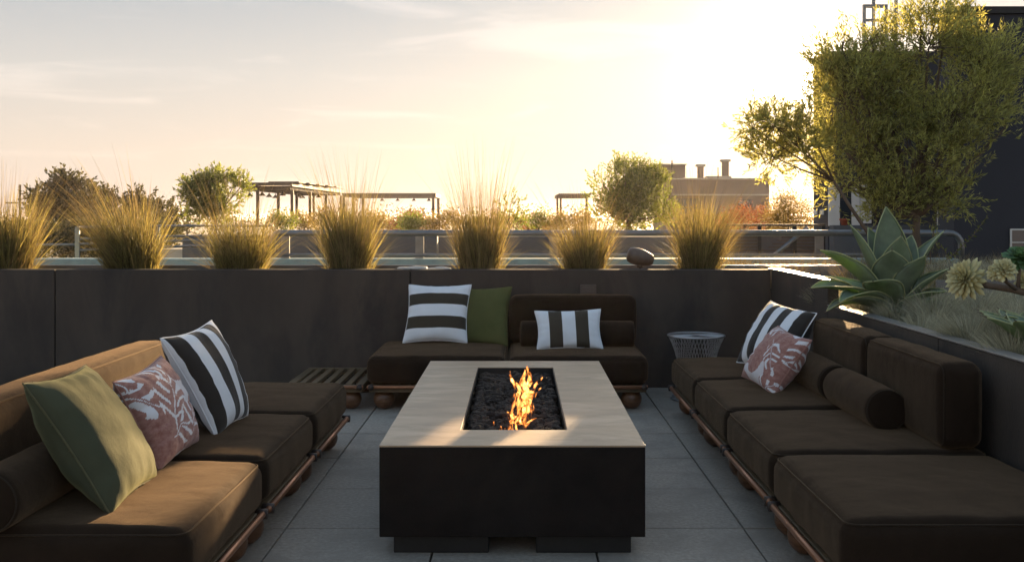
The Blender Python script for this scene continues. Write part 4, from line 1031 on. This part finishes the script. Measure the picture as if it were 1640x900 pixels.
# ================================================================ BACKGROUND TREES
gt = 'trees beyond the rooftops'
tree('pine_tree', 'big dark pine with a broad crown behind the far left grass', 'pine tree', [(102,300,18,9),(84,312,16,8),(122,305,14,8),(136,318,14,9),(100,318,26,9),(112,332,34,10),(80,332,22,8),(60,314,9,7),(66,330,10,6),(140,335,20,9),(100,350,44,16),(75,365,30,18),(130,372,50,20)], 62, 2600, 13, .30, .13, M['dark_leaf'], seed=1, group=gt, csize=.75, tr_r=.3, twigs=True, up=.25)
tree('conifer', 'dark pointed conifer just right of the big pine', 'conifer', [(162,330,16,24),(178,345,18,26),(165,365,28,24)], 66, 520, 13, .26, .12, M['dark_leaf'], seed=2, group=gt, csize=.6, twigs=True, up=.9, tr_r=.25)
tree('conifer', 'slim pointed dark conifer behind the second grass clump', 'conifer', [(217,325,7,14),(215,345,14,22),(213,368,22,24)], 68, 420, 13, .24, .11, M['dark_leaf'], seed=3, group=gt, csize=.6, twigs=True, up=.9, tr_r=.25)
tree('conifer', 'pointed dark conifer right of the second grass clump', 'conifer', [(244,323,7,13),(245,343,13,20),(246,366,22,22)], 68, 420, 13, .24, .11, M['dark_leaf'], seed=4, group=gt, csize=.6, twigs=True, up=.9, tr_r=.25)
tree('conifer', 'low dark conifer next to the thin utility pole', 'conifer', [(270,344,12,14),(288,346,9,12),(276,365,26,18)], 70, 420, 13, .24, .11, M['dark_leaf'], seed=5, group=gt, csize=.6, twigs=True, up=.9, tr_r=.25)
tree('leafy_tree', 'round green leafy tree left of the large pergola', 'tree', [(348,292,24,12),(318,300,20,12),(372,302,20,14),(345,308,34,16),(306,306,12,7),(385,300,10,8),(330,322,24,16),(362,324,22,16),(345,340,26,16),(322,340,16,12),(300,318,8,8),(338,286,9,6)], 38, 1500, 12, .12, .05, M['green_leaf'], seed=6, csize=.42, tr_r=.09, group=gt, twigs=True, up=.5)
tree('round_bush', 'big round green bush in front of the tan building', 'bush', [(968,298,24,22),(1000,284,30,16),(1035,295,28,20),(1058,312,16,24),(985,325,36,30),(1030,330,36,30),(1005,312,44,36),(975,345,26,16),(1010,352,46,14),(955,330,16,16),(1060,345,18,18),(985,275,8,8),(1022,272,8,7)], 32, 2600, 12, .10, .042, M['green_leaf'], trunk=(1008,-2), seed=7, csize=.40, up=.9, twigs=True, tr_r=.12, group=gt)
tree('small_tree', 'small airy green tree right of the tall wispy grass', 'tree', [(818,328,20,12),(806,345,16,12),(830,338,12,12),(815,356,22,12)], 30, 150, 12, .10, .045, M['green_leaf'], trunk=(815,-2), seed=8, twigs=True, csize=.32, tr_r=.05, group=gt)
tree('red_bush', 'reddish round bush under the long pergola', 'bush', [(650,352,22,12),(664,349,17,11),(655,364,28,12)], 45, 120, 40, .10, .045, M['red_leaf'], trunk=(655,-3), seed=9, csize=.3, tr_r=.08, group=gt)
tree('red_bush', 'small reddish bush between the tall wispy grass and the small pergola', 'bush', [(858,352,9,11),(862,364,24,11)], 45, 60, 36, .10, .045, M['red_leaf'], trunk=(860,-3), seed=10, csize=.28, tr_r=.08, group=gt)
tree('round_bush', 'sunlit bush left of the dark building corner', 'bush', [(1262,330,30,16),(1245,345,28,20),(1285,345,22,22),(1265,360,44,20)], 30, 240, 40, .075, .03, M['gold_leaf'], trunk=(1262,-2), seed=11, csize=.25, up=.6, tr_r=.08, group=gt)
tree('red_bush', 'low reddish bush in front of the tan building wall', 'bush', [(1190,345,24,12),(1215,350,20,14),(1170,355,22,14)], 32, 130, 36, .075, .03, M['red_leaf'], trunk=(1195,-2), seed=12, csize=.22, tr_r=.06, group=gt)
rnd = random.Random(77)
hn = 0
for i, px in enumerate(range(455, 1240, 34)):
    if 940 < px < 1070: continue
    hn += 1
    y_ = rnd.uniform(346, 356) if px < 560 or px > 700 else rnd.uniform(352, 358)
    if px < 530: y_ -= 5
    tree('hedge_bush', 'low sunlit shrub above the pipe railing, %s from the left in the hedge' % ORD[hn-1], 'shrub', [(px, y_+6, 22, 13), (px+rnd.uniform(-12,12), y_+2, 12, 12)], rnd.uniform(40, 52), 70, 34, .10, .045, M['gold_leaf'] if i % 3 else M['green_leaf'], trunk=(px, -3), seed=40+i, csize=.3, tr_r=.06, group='hedge shrubs beyond the railing', limbs=False)
for i, px in enumerate((120, 165, 200, 245, 60, 20)):
    tree('dark_bush', 'dark bush below the pines, %s from the left' % ORD[(2,3,4,5,1,0)[i]], 'bush', [(px, 390, 34, 24), (px+10, 372, 24, 16)], 40, 180, 40, .12, .055, M['dark_leaf'], trunk=(px, -9), seed=80+i, csize=.4, tr_r=.1, group='bushes beyond the left railing', limbs=False)
# far tree line on the horizon
v, f = [], []
for k in range(1500):
    x = rnd.uniform(-170, 140); y = rnd.uniform(190, 260); s = noise.noise(Vector((x*.06, 3, 0)))+.5*noise.noise(Vector((x*.22, 9, 0)))
    hh = 4.5+4*s; z = -9+rnd.uniform(1, 9)+hh*.35
    pd = [(Vector((x+rnd.gauss(0,.9), y+rnd.gauss(0,.9), z+rnd.gauss(0,.8))), rdir(rnd)) for _ in range(16)]
    leaf_quads(pd, .75, .45, rnd, v, f)
tag(obj('far_woods', (v, f), M['dark_leaf'], smooth=False), 'hazy line of distant trees along the horizon', 'trees', kind='stuff')
